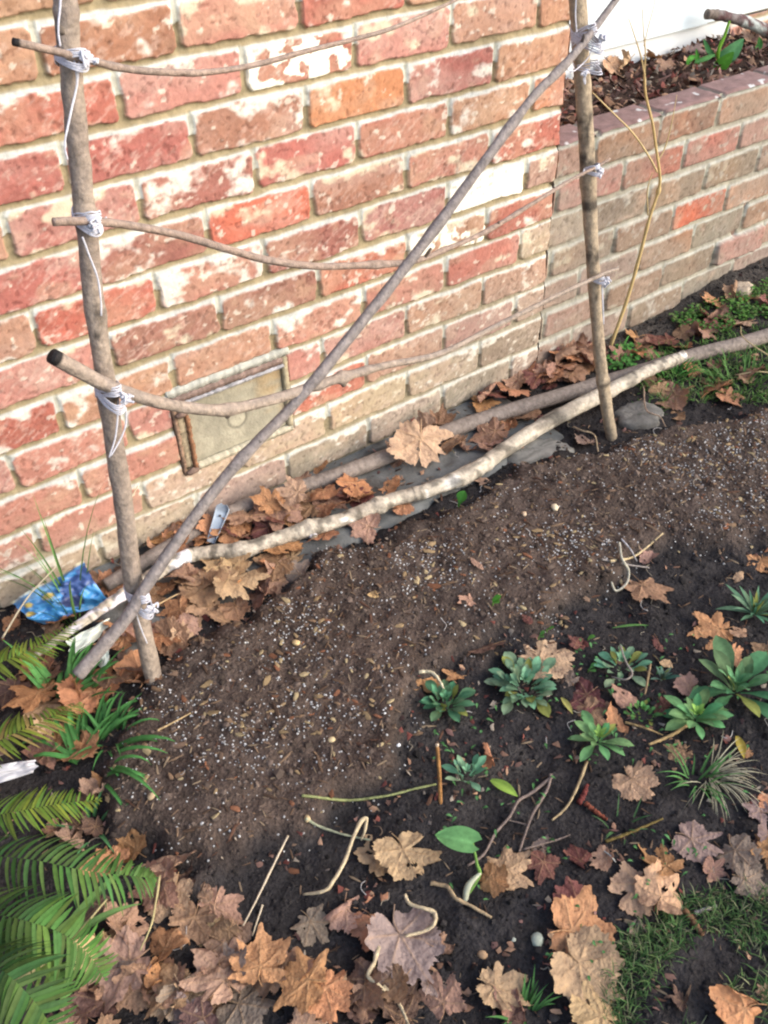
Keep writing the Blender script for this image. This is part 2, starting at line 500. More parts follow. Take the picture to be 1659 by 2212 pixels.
# (row, brick) -> colour, smear amount, set after the picture
special = {(0, 1): ('t', .35), (0, 2): ('b', .45), (0, 3): ('p', .6), (0, 4): ('r', .3), (0, 5): ('t', .2), (0, 6): ('t', .2),
           (1, 1): ('r', .2), (1, 2): ('p', .35), (1, 3): ('r', .9), (1, 4): ('p', .55), (1, 5): ('t', .2), (1, 6): ('t', .1),
           (2, 1): ('r', .5), (2, 2): ('r', .4), (2, 3): ('b', .4), (2, 4): ('o', .25), (2, 5): ('r', .6), (2, 6): ('t', .2),
           (3, 1): ('r', .8), (3, 2): ('m', .6), (3, 3): ('r', .4), (3, 4): ('r', .5), (3, 5): ('t', .7), (3, 6): ('o', .1),
           (4, 1): ('r', .3), (4, 2): ('m', .7), (4, 3): ('O', .45), (4, 4): ('b', .6), (4, 5): ('p', .7), (4, 6): ('r', .4),
           (5, 0): ('t', .3), (5, 1): ('R', .35), (5, 2): ('p', .8), (5, 3): ('m', .4), (5, 4): ('m', .6), (5, 5): ('w', 0), (5, 6): ('k', .4),
           (5, 7): ('n', .2), (5, 8): ('b', .2), (5, 9): ('t', .25), (5, 10): ('t', .2),
           (6, 1): ('p', .4), (6, 2): ('d', .4), (6, 3): ('d', .4), (6, 4): ('s', .3), (6, 5): ('t', .95), (6, 6): ('r', .4), (6, 7): ('p', .3), (6, 8): ('s', .3), (6, 9): ('s', .2), (6, 10): ('p', .2),
           (7, 0): ('r', .4), (7, 1): ('t', .8), (7, 2): ('t', .3), (7, 3): ('p', .4), (7, 4): ('p', .6), (7, 5): ('s', .2), (7, 6): ('f', .5), (7, 7): ('g', .2), (7, 8): ('g', .2), (7, 9): ('g', .25), (7, 10): ('n', .2),
           (8, 0): ('p', .4), (8, 1): ('p', .4), (8, 2): ('p', .7), (8, 3): ('p', .3), (8, 4): ('p', .5), (8, 5): ('t', .35), (8, 6): ('t', .4), (8, 7): ('g', .3), (8, 8): ('n', .2), (8, 9): ('O', .15), (8, 10): ('t', .2),
           (9, 0): ('p', .5), (9, 1): ('p', .35), (9, 2): ('f', .3), (9, 3): ('s', .8), (9, 4): ('t', .3), (9, 5): ('p', .3), (9, 6): ('k', .5), (9, 7): ('k', .4), (9, 8): ('n', .2), (9, 9): ('v', .3), (9, 10): ('n', .2),
           (10, 1): ('p', .5), (10, 2): ('f', .3), (10, 3): ('f', .4), (10, 4): ('f', .35), (10, 5): ('f', .3), (10, 6): ('g', .2), (10, 7): ('p', .4), (10, 8): ('n', .15), (10, 9): ('g', .2), (10, 10): ('p', .2),
           (11, 0): ('f', .5), (11, 1): ('f', .5), (11, 2): ('k', .5), (11, 3): ('v', .4), (11, 4): ('v', .5), (11, 5): ('v', .4), (11, 6): ('k', .3), (11, 7): ('k', .3), (11, 8): ('g', .2), (11, 9): ('v', .3), (11, 10): ('k', .3)}


def albedo(code):
    r, g, b = srgb(*cols_b[code])
    g_ = (r + g + b) / 3
    return 0.84 * np.array([r * 0.74 + 0.03, g * 0.80 + 0.04 * g_ + 0.012, b * 0.80 + 0.04 * g_ + 0.012])


PANEL = (0.484, 0.722, 0.122, 0.296)


def wall_field(x0, x1, z0, z1, res, planter=False, hole=None, seed=0, ox=0.0):
    X, Z = np.meshgrid(np.arange(x0, x1 + 1e-6, res), np.arange(z0, z1 + 1e-6, res), indexing='ij')
    Xo = X + ox
    wx = 0.005 * (fbm(Xo * 25, Z * 25, 81 + seed, 3) - 0.5); wz = 0.005 * (fbm(Xo * 22, Z * 22, 85 + seed, 3) - 0.5)
    row = np.floor(12 - (Z + wz * 0.5) / CH).astype(int)
    off = np.where(row % 2 == 1, 0.103, 0.006)
    kx = (Xo + wx - off) / BL
    k = np.floor(kx).astype(int)
    rs = np.random.RandomState(5 + seed)
    h1 = rs.rand(64, 64); h2 = rs.rand(64, 64); h3 = rs.rand(64, 64)
    ri, ki = row % 64, k % 64
    t = (12 - (Z + wz) / CH) - np.floor(12 - (Z + wz * 0.5) / CH)     # 0 top of the course, 1 bottom
    t = t * CH
    t = t + 0.003 * (h1[ri, ki] - 0.5)
    lx = (kx - k) * BL
    bed_hi = 0.0098 + 0.004 * (h2[ri, ki] - 0.5); bed_lo = 0.0032
    ragged = 0.005 * (fbm(Xo * 60, Z * 60, 91 + seed, 3) - 0.5) + 0.006 * (fbm(Xo * 18, Z * 18, 95 + seed, 2) - 0.5)
    dz = np.minimum(t - bed_hi, CH - bed_lo - t)
    dx = np.minimum(lx - 0.0048, BL - 0.0048 - lx)
    d = np.minimum(dx, dz)
    cr = np.minimum(dx, 0.012) + np.minimum(dz, 0.012)
    d = np.minimum(d, cr - 0.0065)
    d = d + ragged * (1.0 if not planter else 0.7)
    br = sstep(-0.0004, 0.0017, d)
    # colour of each brick
    C = np.zeros(X.shape + (3,)); SM = np.zeros(X.shape)
    for r in np.unique(row):
        for q in np.unique(k[row == r]):
            m = (row == r) & (k == q)
            if r == 5 and q == 5 and not planter:
                C[(row == r) & (k == q)] = (0.90, 0.86, 0.74); continue
            if (r, q) in special:
                c, sm = special[(r, q)]
            else:
                c = RNG.choice('rpptbknt' if not planter else 'ggknptv'); sm = 0.3
            a = albedo(c) * (0.92 + 0.16 * h3[r % 64, q % 64])
            C[m] = a; SM[m] = sm * (0.85 if not planter else 0.8)
    # blotches inside a brick
    n_lo = fbm(Xo * 16 + h1[ri, ki] * 40, Z * 26 + h2[ri, ki] * 40, 101 + seed, 3)
    n_mid = fbm(Xo * 70, Z * 70, 105 + seed, 4)
    n_fine = fbm(Xo * 240, Z * 240, 109 + seed, 2)
    mar = np.array([0.30, 0.14, 0.125]); tan = np.array([0.52, 0.33, 0.22]); buff = np.array([0.60, 0.52, 0.38]); whit = np.array([0.70, 0.66, 0.58])
    painted = ((row == 5) & (k == 5)) if not planter else np.zeros(X.shape, bool)
    fl = 0.5 * sstep(0.60, 0.74, n_lo)[..., None] * (~painted)[..., None]
    C = C * (1 - fl) + tan * 0.85 * fl
    fl = 0.45 * sstep(0.40, 0.28, n_lo)[..., None] * (~painted)[..., None]
    C = C * (1 - fl) + C * np.array([0.72, 0.62, 0.66]) * fl
    C = C * (0.86 + 0.28 * n_mid[..., None]) * (0.90 + 0.2 * n_fine[..., None])
    tv = (0.20 + 0.34 * sstep(0.40, 0.75, fbm(Xo * 11 + h3[ri, ki] * 50, Z * 20 + h1[ri, ki] * 50, 143 + seed, 4)))[..., None] * (~painted)[..., None]
    tint = np.where((h2[ri, ki] > 0.5)[..., None], np.array([0.46, 0.31, 0.21]), np.array([0.46, 0.325, 0.27])) * (0.62 if planter else 1.0)
    C = C * (1 - tv) + tint * tv
    # mortar smears over brick faces
    n_s = fbm(Xo * 22 + 5 + h2[ri, ki] * 30, Z * 34 + h3[ri, ki] * 30, 113 + seed, 4)
    topd = np.clip(t - bed_hi, 0, 1)
    edge = 0.6 * np.exp(-np.clip(d, 0, 1) / 0.008) + 0.8 * np.exp(-topd / 0.010)
    th = 0.78 - 0.24 * SM - 0.16 * edge * (0.3 + SM)
    smear = sstep(th - 0.03, th + 0.13, n_s + 0.16 * (n_mid - 0.5)) ** 0.9
    smear = smear * (~painted)
    sc_ = np.where((h1[ri, ki] > 0.5)[..., None], buff, whit)
    if planter: sc_ = sc_ * 0.62
    C = C * (1 - 0.88 * smear[..., None]) + sc_ * 0.88 * smear[..., None]
    # pinkish scuff streaks
    sk = sstep(0.48, 0.80, fbm(Xo * 60 + Z * 50, Z * 190 - Xo * 110, 117 + seed, 4)) * 0.42 * sstep(0.35, 0.65, fbm(Xo * 9, Z * 12, 119 + seed, 2)) * (~painted)
    C = C * (1 - sk[..., None]) + np.array([0.60, 0.46, 0.38]) * (0.6 if planter else 1) * sk[..., None]
    # lime flecks and pits, small and crisp
    fk = sstep(0.73, 0.77, fbm(Xo * 60 + 3, Z * 75, 145 + seed, 3) + 0.10 * (fbm(Xo * 10, Z * 10, 147 + seed, 2) - 0.5)) * 0.6 * (~painted)
    C = C * (1 - fk[..., None]) + np.array([0.66, 0.60, 0.50]) * (0.55 if planter else 1) * fk[..., None]
    pit = sstep(0.71, 0.75, fbm(Xo * 130, Z * 130, 149 + seed, 2)) * 0.55
    C = C * (1 - pit[..., None] * np.array([0.55, 0.6, 0.6]))
    # white paint flakes
    fl = (((row == 1) & (k == 3)) | ((row == 6) & (k == 5))) if not planter else np.zeros(X.shape, bool)
    flk = fl * sstep(0.50, 0.54, fbm(Xo * 55, Z * 55, 121, 3) + 0.10 * (t / CH - 0.45))
    C = C * (1 - flk[..., None]) + np.array([0.86, 0.81, 0.68]) * flk[..., None]
    if planter:
        gm = C.mean(-1, keepdims=True)
        C = 0.88 * C + 0.10 * gm * np.array([1.05, .98, .86])
    # mortar: pale below the brick above's foot, olive stain plus painted overhang shade in the raked line
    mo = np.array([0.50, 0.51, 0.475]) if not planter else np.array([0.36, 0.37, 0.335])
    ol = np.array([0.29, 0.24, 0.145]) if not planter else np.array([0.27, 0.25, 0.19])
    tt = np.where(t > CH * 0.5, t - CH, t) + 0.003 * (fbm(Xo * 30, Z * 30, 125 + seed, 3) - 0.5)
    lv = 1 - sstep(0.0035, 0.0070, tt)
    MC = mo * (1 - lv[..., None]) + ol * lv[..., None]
    hj = (np.minimum(lx, BL - lx) < 0.004) & (tt > 0.005)
    MC = np.where(hj[..., None], MC * np.array([0.84, 0.82, 0.74]), MC)
    MC = MC * (0.75 + 0.5 * fbm(Xo * 80, Z * 80, 129 + seed, 3)[..., None])
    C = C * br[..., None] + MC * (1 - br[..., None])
    # damp, greenish foot of the wall and weathered planter
    damp = sstep(0.17, 0.0, Z + 0.10 * (fbm(Xo * 6, Z * 9, 133 + seed, 3) - 0.5)) * 0.75
    if not planter: damp = np.maximum(damp, 0.85 * sstep(0.46, 0.10, Z + 0.14 * (fbm(Xo * 5, Z * 7, 139, 3) - 0.5)) * sstep(0.70, 1.25, Xo))
    else: damp = np.maximum(damp, 0.80 * sstep(0.30, 0.70, fbm(Xo * 7, Z * 9, 137, 3) + 0.15))
    g = C.mean(-1, keepdims=True)
    C = C * (1 - damp[..., None] * 0.62) + (g * 0.56 * np.array([1.03, 0.97, 0.82])) * damp[..., None] * 0.95
    # relief
    H = br * 0.0020 - (1 - br) * (0.0050 * (1 - sstep(-0.003, 0.008, tt)))
    H = np.where(hj, H - 0.002 * (1 - br), H)
    H = H - 0.0016 * pit + 0.0006 * fk
    H = H + 0.0022 * (n_mid - 0.5) + 0.003 * (n_lo - 0.5) + 0.0012 * (n_fine - 0.5) + 0.003 * (h2[ri, ki] - 0.5) * br
    if planter:
        H = H + 0.012 * br * ((row == 10) & (k == 10)) + 0.004 * (h3[ri, ki] - 0.5) * br
        crk = np.exp(-((X - (2.085 + 0.02 * np.sin(Z * 30))) / 0.006) ** 2) * sstep(0.26, 0.2, Z)
        H = H - 0.03 * crk * (1 - br)
        C = C * (1 - 0.0 * crk[..., None])
    if hole:
        a, b, c, e = hole
        inn = (X > a) & (X < b) & (Z > c) & (Z < e)
        H = np.where(inn, -0.012, H)
        C = np.where(inn[..., None], np.array([0.36, 0.33, 0.25]), C)
    return X, Z, H, C


def sheet(X, Z, H, C, to3):
    V = to3(X, Z, H).reshape(-1, 3)
    I = np.arange(X.size).reshape(X.shape)
    F = np.stack([I[:-1, :-1], I[1:, :-1], I[1:, 1:], I[:-1, 1:]], -1).reshape(-1, 4)
    return V, F, C.reshape(-1, 3)


def join(parts):
    V = []; F = []; C = []; o = 0
    for v, f, c in parts:
        V.append(v); C.append(c)
        F.extend((np.asarray(f) + o).tolist() if isinstance(f, np.ndarray) else [tuple(i + o for i in q) for q in f]); o += len(v)
    return np.concatenate(V), F, np.concatenate(C)


def boxpart(x0, x1, y0, y1, z0, z1, col):
    v = np.array([(x0, y0, z0), (x1, y0, z0), (x1, y1, z0), (x0, y1, z0), (x0, y0, z1), (x1, y0, z1), (x1, y1, z1), (x0, y1, z1)], float)
    f = [(3, 2, 1, 0), (4, 5, 6, 7), (0, 1, 5, 4), (1, 2, 6, 5), (2, 3, 7, 6), (3, 0, 4, 7)]
    return v, f, np.repeat(np.array([col], float), 8, 0)


CORNER = 1.384
ZP = 0.5215
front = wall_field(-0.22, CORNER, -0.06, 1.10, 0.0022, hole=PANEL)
# the corner is chipped: the outer edge wanders a little above the planter
Xf, Zf, Hf, Cf = front
edge_shift = -0.010 * np.clip(fbm(Zf * 14, Zf * 0, 141, 3) - 0.25, 0, 1) * sstep(CORNER - 0.05, CORNER, Xf)
Hf = Hf - 0.006 * sstep(CORNER - 0.006, CORNER, Xf)
fr = sheet(Xf + edge_shift, Zf, Hf, Cf, lambda x, z, h: np.stack([x, -h, z], -1))
side = wall_field(0.0, 0.40, 0.40, 1.12, 0.004, seed=3, ox=0.05)
sd_ = sheet(*side, lambda y, z, h: np.stack([CORNER + h - 0.013 * np.clip(fbm(z * 14, z * 0, 141, 3) - 0.25, 0, 1) - 0.003, y, z], -1))
core = boxpart(-0.22, CORNER - 0.02, 0.03, 0.40, -0.06, 1.099, (0.3, 0.28, 0.22))
top_c = boxpart(-1.6, -0.221, -0.004, 0.4, -0.06, 1.099, (0.30, 0.16, 0.12))
wall = tag(mk('brick_wall', *join([fr, sd_, core, top_c])[:2], M_BRICK, None, True, join([fr, sd_, core, top_c])[2]),
           'weathered red brick house wall with smeared mortar behind the stick trellis', 'wall')

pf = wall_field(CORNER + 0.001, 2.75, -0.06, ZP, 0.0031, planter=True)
Xp, Zp, Hp, Cp = pf
pfs = sheet(Xp, Zp, Hp - 0.004, Cp, lambda x, z, h: np.stack([x, -h, z], -1))
# top of the capping course: bricks seen lying, with joints running back
Xc, Yc = np.meshgrid(np.arange(CORNER + 0.001, 2.75, 0.0035), np.arange(-0.002, 0.078, 0.0035), indexing='ij')
kx = (Xc + 0.006 * (fbm(Xc * 20, Yc * 20, 151, 2) - 0.5) - 0.103) / BL
lx = (kx - np.floor(kx)) * BL
dj = np.minimum(lx, BL - lx) - 0.007
brc = sstep(-0.001, 0.003, dj)
hh = np.random.RandomState(8).rand(64)[np.floor(kx).astype(int) % 64]
Cc = (np.array([0.20, 0.125, 0.115]) * (0.8 + 0.4 * hh[..., None])) * (0.6 + 0.8 * fbm(Xc * 40, Yc * 40, 153, 4)[..., None])
lich = 0.8 * sstep(0.80, 0.84, fbm(Xc * 42, Yc * 42, 157, 2))[..., None]
Cc = Cc * (1 - lich) + np.array([0.55, 0.56, 0.55]) * lich
Cc = Cc * brc[..., None] + np.array([0.17, 0.165, 0.14]) * (1 - brc[..., None])
Hc = ZP + 0.004 * (fbm(Xc * 30, Yc * 30, 155, 3) - 0.5) - 0.006 * (1 - brc) - 0.004 * sstep(0.006, -0.002, Yc)
Ic = np.arange(Xc.size).reshape(Xc.shape)
cap = (np.stack([Xc, Yc, Hc], -1).reshape(-1, 3), np.stack([Ic[:-1, :-1], Ic[1:, :-1], Ic[1:, 1:], Ic[:-1, 1:]], -1).reshape(-1, 4), Cc.reshape(-1, 3))
pcore = boxpart(CORNER + 0.001, 2.75, 0.012, 0.076, -0.06, ZP - 0.008, (0.2, 0.14, 0.11))
tag(mk('brick_planter', *join([pfs, cap, pcore])[:2], M_BRICK, None, True, join([pfs, cap, pcore])[2]),
    'low weathered brick planter wall with lichen spots on its capping', 'planter')

# soil inside the planter
Xs, Ys = np.meshgrid(np.arange(CORNER - 0.0, 2.75, 0.012), np.arange(0.072, 0.40, 0.012), indexing='ij')
def pheight(x, y):
    x = np.asarray(x, float); y = np.asarray(y, float)
    return 0.470 + 0.016 * sstep(0.07, 0.2, y) + 0.03 * (fbm(x * 7, y * 7, 161, 3) - 0.5) + 0.02 * (fbm(x * 28, y * 28, 163, 3) - 0.5) + 0.02 * sstep(1.9, 1.45, x) * sstep(0.1, 0.35, y)
Is = np.arange(Xs.size).reshape(Xs.shape)
Cs = np.array([0.045, 0.028, 0.022]) * (0.5 + fbm(Xs * 25, Ys * 25, 165, 3)[..., None])
tag(mk('planter_soil', np.stack([Xs, Ys, pheight(Xs, Ys)], -1).reshape(-1, 3), np.stack([Is[:-1, :-1], Is[1:, :-1], Is[1:, 1:], Is[:-1, 1:]], -1).reshape(-1, 4), M_SOIL, None, True, Cs.reshape(-1, 3)), kind='structure')

# white siding behind the planter
def bevel_board(mb, x0, x1, y0, y1, z0, z1, col):
    v, f, c = boxpart(x0, x1, y0, y1, z0, z1, col)
    mb.add(v, f, c)
PWHITE = (0.58, 0.66, 0.70)
sid = empty('house_siding', (1.9, 0.39, 0.5), 'white painted siding of the house above the planter leaves', 'siding')
mb = MB(); bevel_board(mb, CORNER - 0.03, 2.30, 0.380, 0.405, 0.538, 0.86, PWHITE); bevel_board(mb, CORNER - 0.03, 2.30, 0.380, 0.405, 0.862, 1.25, PWHITE); bevel_board(mb, 2.304, 3.3, 0.386, 0.405, 0.538, 1.25, PWHITE)
mb.build('siding_board', M_PAINT, sid, (1.9, 0.39, 0.5), False)
mb = MB(); bevel_board(mb, CORNER - 0.03, 2.42, 0.394, 0.42, 0.30, 0.5335, (0.62, 0.65, 0.66)); bevel_board(mb, CORNER - 0.03, 3.3, 0.390, 0.42, 0.534, 0.5375, (0.30, 0.28, 0.20))
mb.build('base_trim', M_PAINT, sid, (1.9, 0.39, 0.5), False)
Xq = wall_field(2.421, 3.3, 0.38, 0.533, 0.006, seed=9)
tag(mk('brick_footing', *sheet(*Xq, lambda x, z, h: np.stack([x, 0.392 - h, z], -1))[:2], M_BRICK, None, True, sheet(*Xq, lambda x, z, h: np.stack([x, 0.392 - h, z], -1))[2]),
    'red brick footing under the far end of the white siding', 'footing')

# access panel set in the house wall (parts of the wall)
pa, pb, pc_, pd = PANEL
fr_ = MB()
def strip(mb, x0, x1, z0, z1, y0, y1, c): mb.add(*boxpart(x0, x1, y0, y1, z0, z1, c))
MORT = (0.40, 0.39, 0.33); RUSTY = (0.24, 0.155, 0.105)
NP = 30
def ragged_strip(mb, x0, x1, z0, z1, y0, c, n=40, amp=0.002, seed=0, along='x'):
    rs = np.random.RandomState(seed)
    V = []; F = []; C = []
    for i in range(n + 1):
        f = i / n
        j = (rs.rand(3) - 0.5) * 2 * amp
        if along == 'x':
            x = x0 + (x1 - x0) * f
            V += [(x, y0 + 0.012, z0), (x, y0 + j[2] * .4, z0 + j[0]), (x, y0 + j[2] * .4, z1 + j[1]), (x, y0 + 0.012, z1)]
        else:
            z = z0 + (z1 - z0) * f
            V += [(x1, y0 + 0.012, z), (x1 + j[0], y0 + j[2] * .4, z), (x0 + j[1], y0 + j[2] * .4, z), (x0, y0 + 0.012, z)]
        k = 0.75 + 0.5 * rs.rand()
        C += [tuple(np.array(c) * k)] * 4
        if i:
            o = 4 * (i - 1)
            for q in range(3): F.append((o + q, o + 4 + q, o + 5 + q, o + 1 + q))
    F += [(0, 1, 2, 3), (4 * n + 3, 4 * n + 2, 4 * n + 1, 4 * n)]
    mb.add(V, F, C)
panel_root = MB()
X_, Z_ = np.meshgrid(np.linspace(pa + 0.030, pb - 0.014, 70), np.linspace(pc_ + 0.012, pd - 0.028, 50), indexing='ij')
cx, _cy, cz = at_plane(515, 906, 1, 0.0)
rr_ = np.sqrt((X_ - cx) ** 2 + (Z_ - cz) ** 2)
ring = np.exp(-((rr_ - 0.019) / 0.0022) ** 2)
disc = sstep(0.019, 0.0165, rr_)
nn = fbm(X_ * 30, Z_ * 30, 171, 4)
Ch = np.array([0.33, 0.305, 0.23]) * (0.72 + 0.5 * nn[..., None])
Ch = Ch * (1 - 0.5 * ring[..., None]) * (1 + 0.25 * disc[..., None])
st = sstep(0.52, 0.7, fbm(X_ * 14, Z_ * 22, 175, 3)) * sstep(0.6, 0.7, X_)
Ch = Ch * (1 - st[..., None] * 0.5) + np.array([0.42, 0.26, 0.10]) * st[..., None] * 0.5
scr = np.exp(-((X_ - 0.655 - 0.04 * (Z_ - .2)) / 0.0015) ** 2) + np.exp(-((Z_ - 0.22) / 0.0015) ** 2) * (X_ < 0.63)
Ch = Ch * (1 - 0.12 * np.clip(scr, 0, 1)[..., None])
Hh = 0.001 * (nn - 0.5) - 0.0012 * ring
In = np.arange(X_.size).reshape(X_.shape)
panel = mk('access_panel', np.stack([X_, 0.004 - Hh, Z_], -1).reshape(-1, 3), np.stack([In[:-1, :-1], In[1:, :-1], In[1:, 1:], In[:-1, 1:]], -1).reshape(-1, 4), M_CONC, wall, True, Ch.reshape(-1, 3))
panel['label'] = 'buff metal access plate with a faint ring, framed in rust'
f1 = MB()
ragged_strip(f1, pa + 0.004, pb - 0.012, pd - 0.022, pd - 0.011, -0.006, (0.20, 0.14, 0.115), 50, 0.0012, 1)       # rusted lintel
ragged_strip(f1, pa + 0.020, pb - 0.012, pd - 0.0285, pd - 0.0235, -0.009, (0.34, 0.33, 0.34), 50, 0.0006, 2)      # grey edge
f1.build('lintel_bar', M_RUST, panel)
f2 = MB()
ragged_strip(f2, pa + 0.000, pa + 0.006, pc_ - 0.002, pd - 0.03, -0.006, RUSTY, 40, 0.0016, 3, 'z')
ragged_strip(f2, pa + 0.022, pa + 0.0285, pc_ + 0.004, pd - 0.03, -0.007, (0.24, 0.12, 0.065), 40, 0.0018, 4, 'z')
ragged_strip(f2, pa + 0.0065, pa + 0.0215, pc_ + 0.01, pd - 0.05, -0.001, (0.34, 0.28, 0.19), 30, 0.0012, 14, 'z')
for zz in (pd - 0.045, pc_ + 0.004):
    tube(f2, [(pa + 0.004, -0.008, zz), (pa + 0.014, -0.010, zz + 0.002), (pa + 0.026, -0.008, zz)], [0.004, 0.0065, 0.004], (0.17, 0.115, 0.09), 8, 7, 0.5)
f2.build('hinge_frame', M_RUST, panel)
f3 = MB()
ragged_strip(f3, pa + 0.03, pb - 0.004, pc_ + 0.000, pc_ + 0.010, -0.006, (0.44, 0.40, 0.30), 50, 0.001, 5)
ragged_strip(f3, pb - 0.012, pb - 0.002, pc_ + 0.01, pd - 0.012, -0.004, (0.35, 0.30, 0.20), 40, 0.001, 6, 'z')
ragged_strip(f3, pa - 0.004, pb + 0.004, pd - 0.010, pd + 0.005, -0.003, (0.42, 0.42, 0.37), 50, 0.002, 7)
f3.build('mortar_border', M_CONC, panel)

# ------------------------------------------------------------------ trellis
def ytre(x, z):
    return -0.31 + 0.017 * (x - 0.255) + (0.09 + 0.11 * (x - 0.35)) * z


def TP(u, v, off=0.0):
    y = -0.25
    for _ in range(12):
        P = at_plane(u, v, 1, y)
        y = ytre(P[0], P[2]) - off
    return at_plane(u, v, 1, y)


def TR(P, px):
    return px * 0.5 * K * ((P - CAM) @ R[2]) / FPX


tre = empty('trellis', (0.8, -0.30, 0), 'bean trellis of grey sticks tied with white twine', 'trellis')
TOFF = (0.8, -0.30, 0)


def bark(col2, freq=5, seed=0, spots=None, amt=0.5):
    c2 = np.array(col2)

    def f(t, a, c):
        n = float(fbm(np.array(t * freq * 4 + seed), np.array(a * 3.0 + seed), 181, 3))
        k = float(sstep(0.42, 0.62, np.array(n))) * amt
        c = c * (1 - k) + c2 * k
        if spots:
            for (a0, b0, cc) in spots:
                if a0 < t < b0:
                    q = .85 * float(sstep(0.46, 0.60, np.array(float(fbm(np.array(t * 60 + seed), np.array(a * 5.0), 185, 2)))))
                    c = c * (1 - q) + np.array(cc) * q
        return c
    return f


def stick(name, px, wpx, col, col2, off=0.0, n=70, sides=12, rough=0.08, knots=(), seed=0, spots=None, parent=tre, label=None, stubs=(), amt=0.5, dark_tip=0):
    P = np.array([TP(u, v, off) for u, v in px])
    r = [TR(p, w_) for p, w_ in zip(P, np.interp(np.linspace(0, 1, len(P)), np.linspace(0, 1, len(wpx)), wpx))]
    mb = MB()
    bf = bark(col2, 5, seed, spots, amt)
    if dark_tip:
        def cf(t, a, c): return (0.02, 0.018, 0.018) if t < dark_tip else bf(t, a, c)
    else:
        cf = bf
    path = tube(mb, P, r, col, n, sides, rough, cf, knots, True, seed)
    for t, d, ln, rad in stubs:
        i = int(t * (n - 1)); p0 = path[i]
        tube(mb, [p0, p0 + np.array(d) * ln * 0.6, p0 + np.array(d) * ln], [rad, rad * 0.9, rad * 0.7], np.array(col) * 0.45, 6, 7, 0.15)
    o = mb.build(name, M_WOOD, parent, TOFF)
    if label: o['label'] = label
    return o, path


GW = (0.30, 0.245, 0.195); GW2 = (0.20, 0.16, 0.135); DK = (0.045, 0.038, 0.032)
_, PL = stick('post', [(138, -60), (143, 20), (153, 150), (170, 330), (186, 480), (203, 650), (224, 800), (247, 955), (270, 1110), (292, 1280), (334, 1475), (342, 1510)],
              [54, 51, 49, 47, 44, 42, 42, 42, 41, 40, 37, 34], GW, GW2, 0, 110, 16, 0.08, ((.095, .10), (.36, .12), (.47, .08), (.58, .07)), 1, ((.45, .50, DK), (.35, .37, DK)), label='thicker left post of the trellis',
              stubs=((.36, (0.75, -0.2, -.3), .02, .008), (.53, (.9, -.3, .1), .012, .006), (.12, (-.8, -.5, -.2), .016, .007)))
_, PR = stick('post', [(1243, -60), (1249, 20), (1257, 150), (1265, 280), (1272, 420), (1279, 540), (1288, 680), (1298, 790), (1309, 870), (1322, 948), (1328, 985)],
              [41, 38, 36, 34, 32, 29, 26, 26, 26, 24, 21], (0.33, 0.265, 0.185), (0.22, 0.17, 0.12), 0, 110, 14, 0.06, ((.38, .1), (.74, .12)), 2,
              ((.27, .36, DK), (.41, .43, DK), (.5, .515, DK), (.56, .57, DK), (.735, .75, DK)), label='slimmer right post with black knots')
stick('diagonal_brace', [(168, 1458), (225, 1392), (280, 1326), (322, 1256), (420, 1116), (500, 1015), (575, 935), (640, 868), (750, 735), (850, 610), (950, 480), (1060, 330), (1150, 212), (1222, 138), (1268, 82), (1330, 0), (1375, -60)],
      [31, 30, 28, 26, 25, 25, 24, 24, 24, 23, 23, 21, 20, 19, 17, 14, 12], (0.235, 0.205, 0.19), (0.15, 0.135, 0.135), 0.03, 150, 12, 0.09,
      ((.20, .08), (.33, .08), (.47, .1), (.55, .1), (.62, .12), (.715, .15), (.80, .15)), 3, label='long grey stick running diagonally',
      stubs=((.36, (.5, -.5, .5), .012, .004), (.48, (-.7, -.4, .2), .010, .0035), (.555, (.6, -.5, -.1), .011, .0035), (.86, (-.1, -.3, .9), .02, .003), (.935, (-.2, -.3, .95), .035, .0032), (.635, (.8, -.3, -.3), .012, .003), (.72, (-.5, -.4, .3), .008, .004)))
stick('crossbar', [(28, 90), (100, 106), (180, 126), (270, 148), (380, 157), (460, 155), (560, 138), (660, 111), (760, 86), (850, 60), (960, 12), (1010, -14)],
      [17, 17, 17, 16, 15, 13, 12, 11, 10, 9, 7, 6], (0.30, 0.225, 0.18), (0.22, 0.18, 0.155), 0.024, 90, 9, 0.05, ((.25, .1), (.4, .1)), 4, label='thin top crossbar sagging between posts', dark_tip=0.012)
stick('crossbar', [(115, 479), (200, 478), (300, 490), (400, 511), (500, 541), (580, 562), (680, 575), (780, 573), (890, 565), (960, 540), (1050, 500), (1150, 440), (1240, 385), (1290, 360), (1318, 343)],
      [19, 19, 18, 18, 17, 17, 16, 15, 14, 11, 10, 9, 8, 7, 5], (0.29, 0.215, 0.17), (0.22, 0.18, 0.16), 0.022, 110, 9, 0.05, ((.52, .25), (.64, .2), (.72, .25), (.76, .2)), 5, label='bent middle crossbar',
      stubs=((.60, (.4, -.3, .75), .022, .003), (.735, (-.3, -.3, .7), .008, .003)))
stick('crossbar', [(112, 768), (160, 796), (240, 836), (330, 866), (410, 881), (490, 885), (600, 860), (690, 830), (750, 812), (830, 790), (950, 764), (1060, 710), (1180, 650), (1290, 598), (1335, 580)],
      [36, 34, 31, 28, 26, 25, 24, 22, 20, 16, 14, 12, 10, 9, 7], (0.31, 0.25, 0.20), (0.20, 0.17, 0.15), 0.026, 120, 11, 0.06, ((.36, .18), (.50, .22), (.56, .4), (.61, .15)), 6, label='thick bottom crossbar with a black broken end', dark_tip=0.022,
      stubs=((.36, (.2, -.2, -.9), .014, .005), (.56, (.3, -.2, -.9), .016, .006)))

TW = (0.56, 0.56, 0.61)


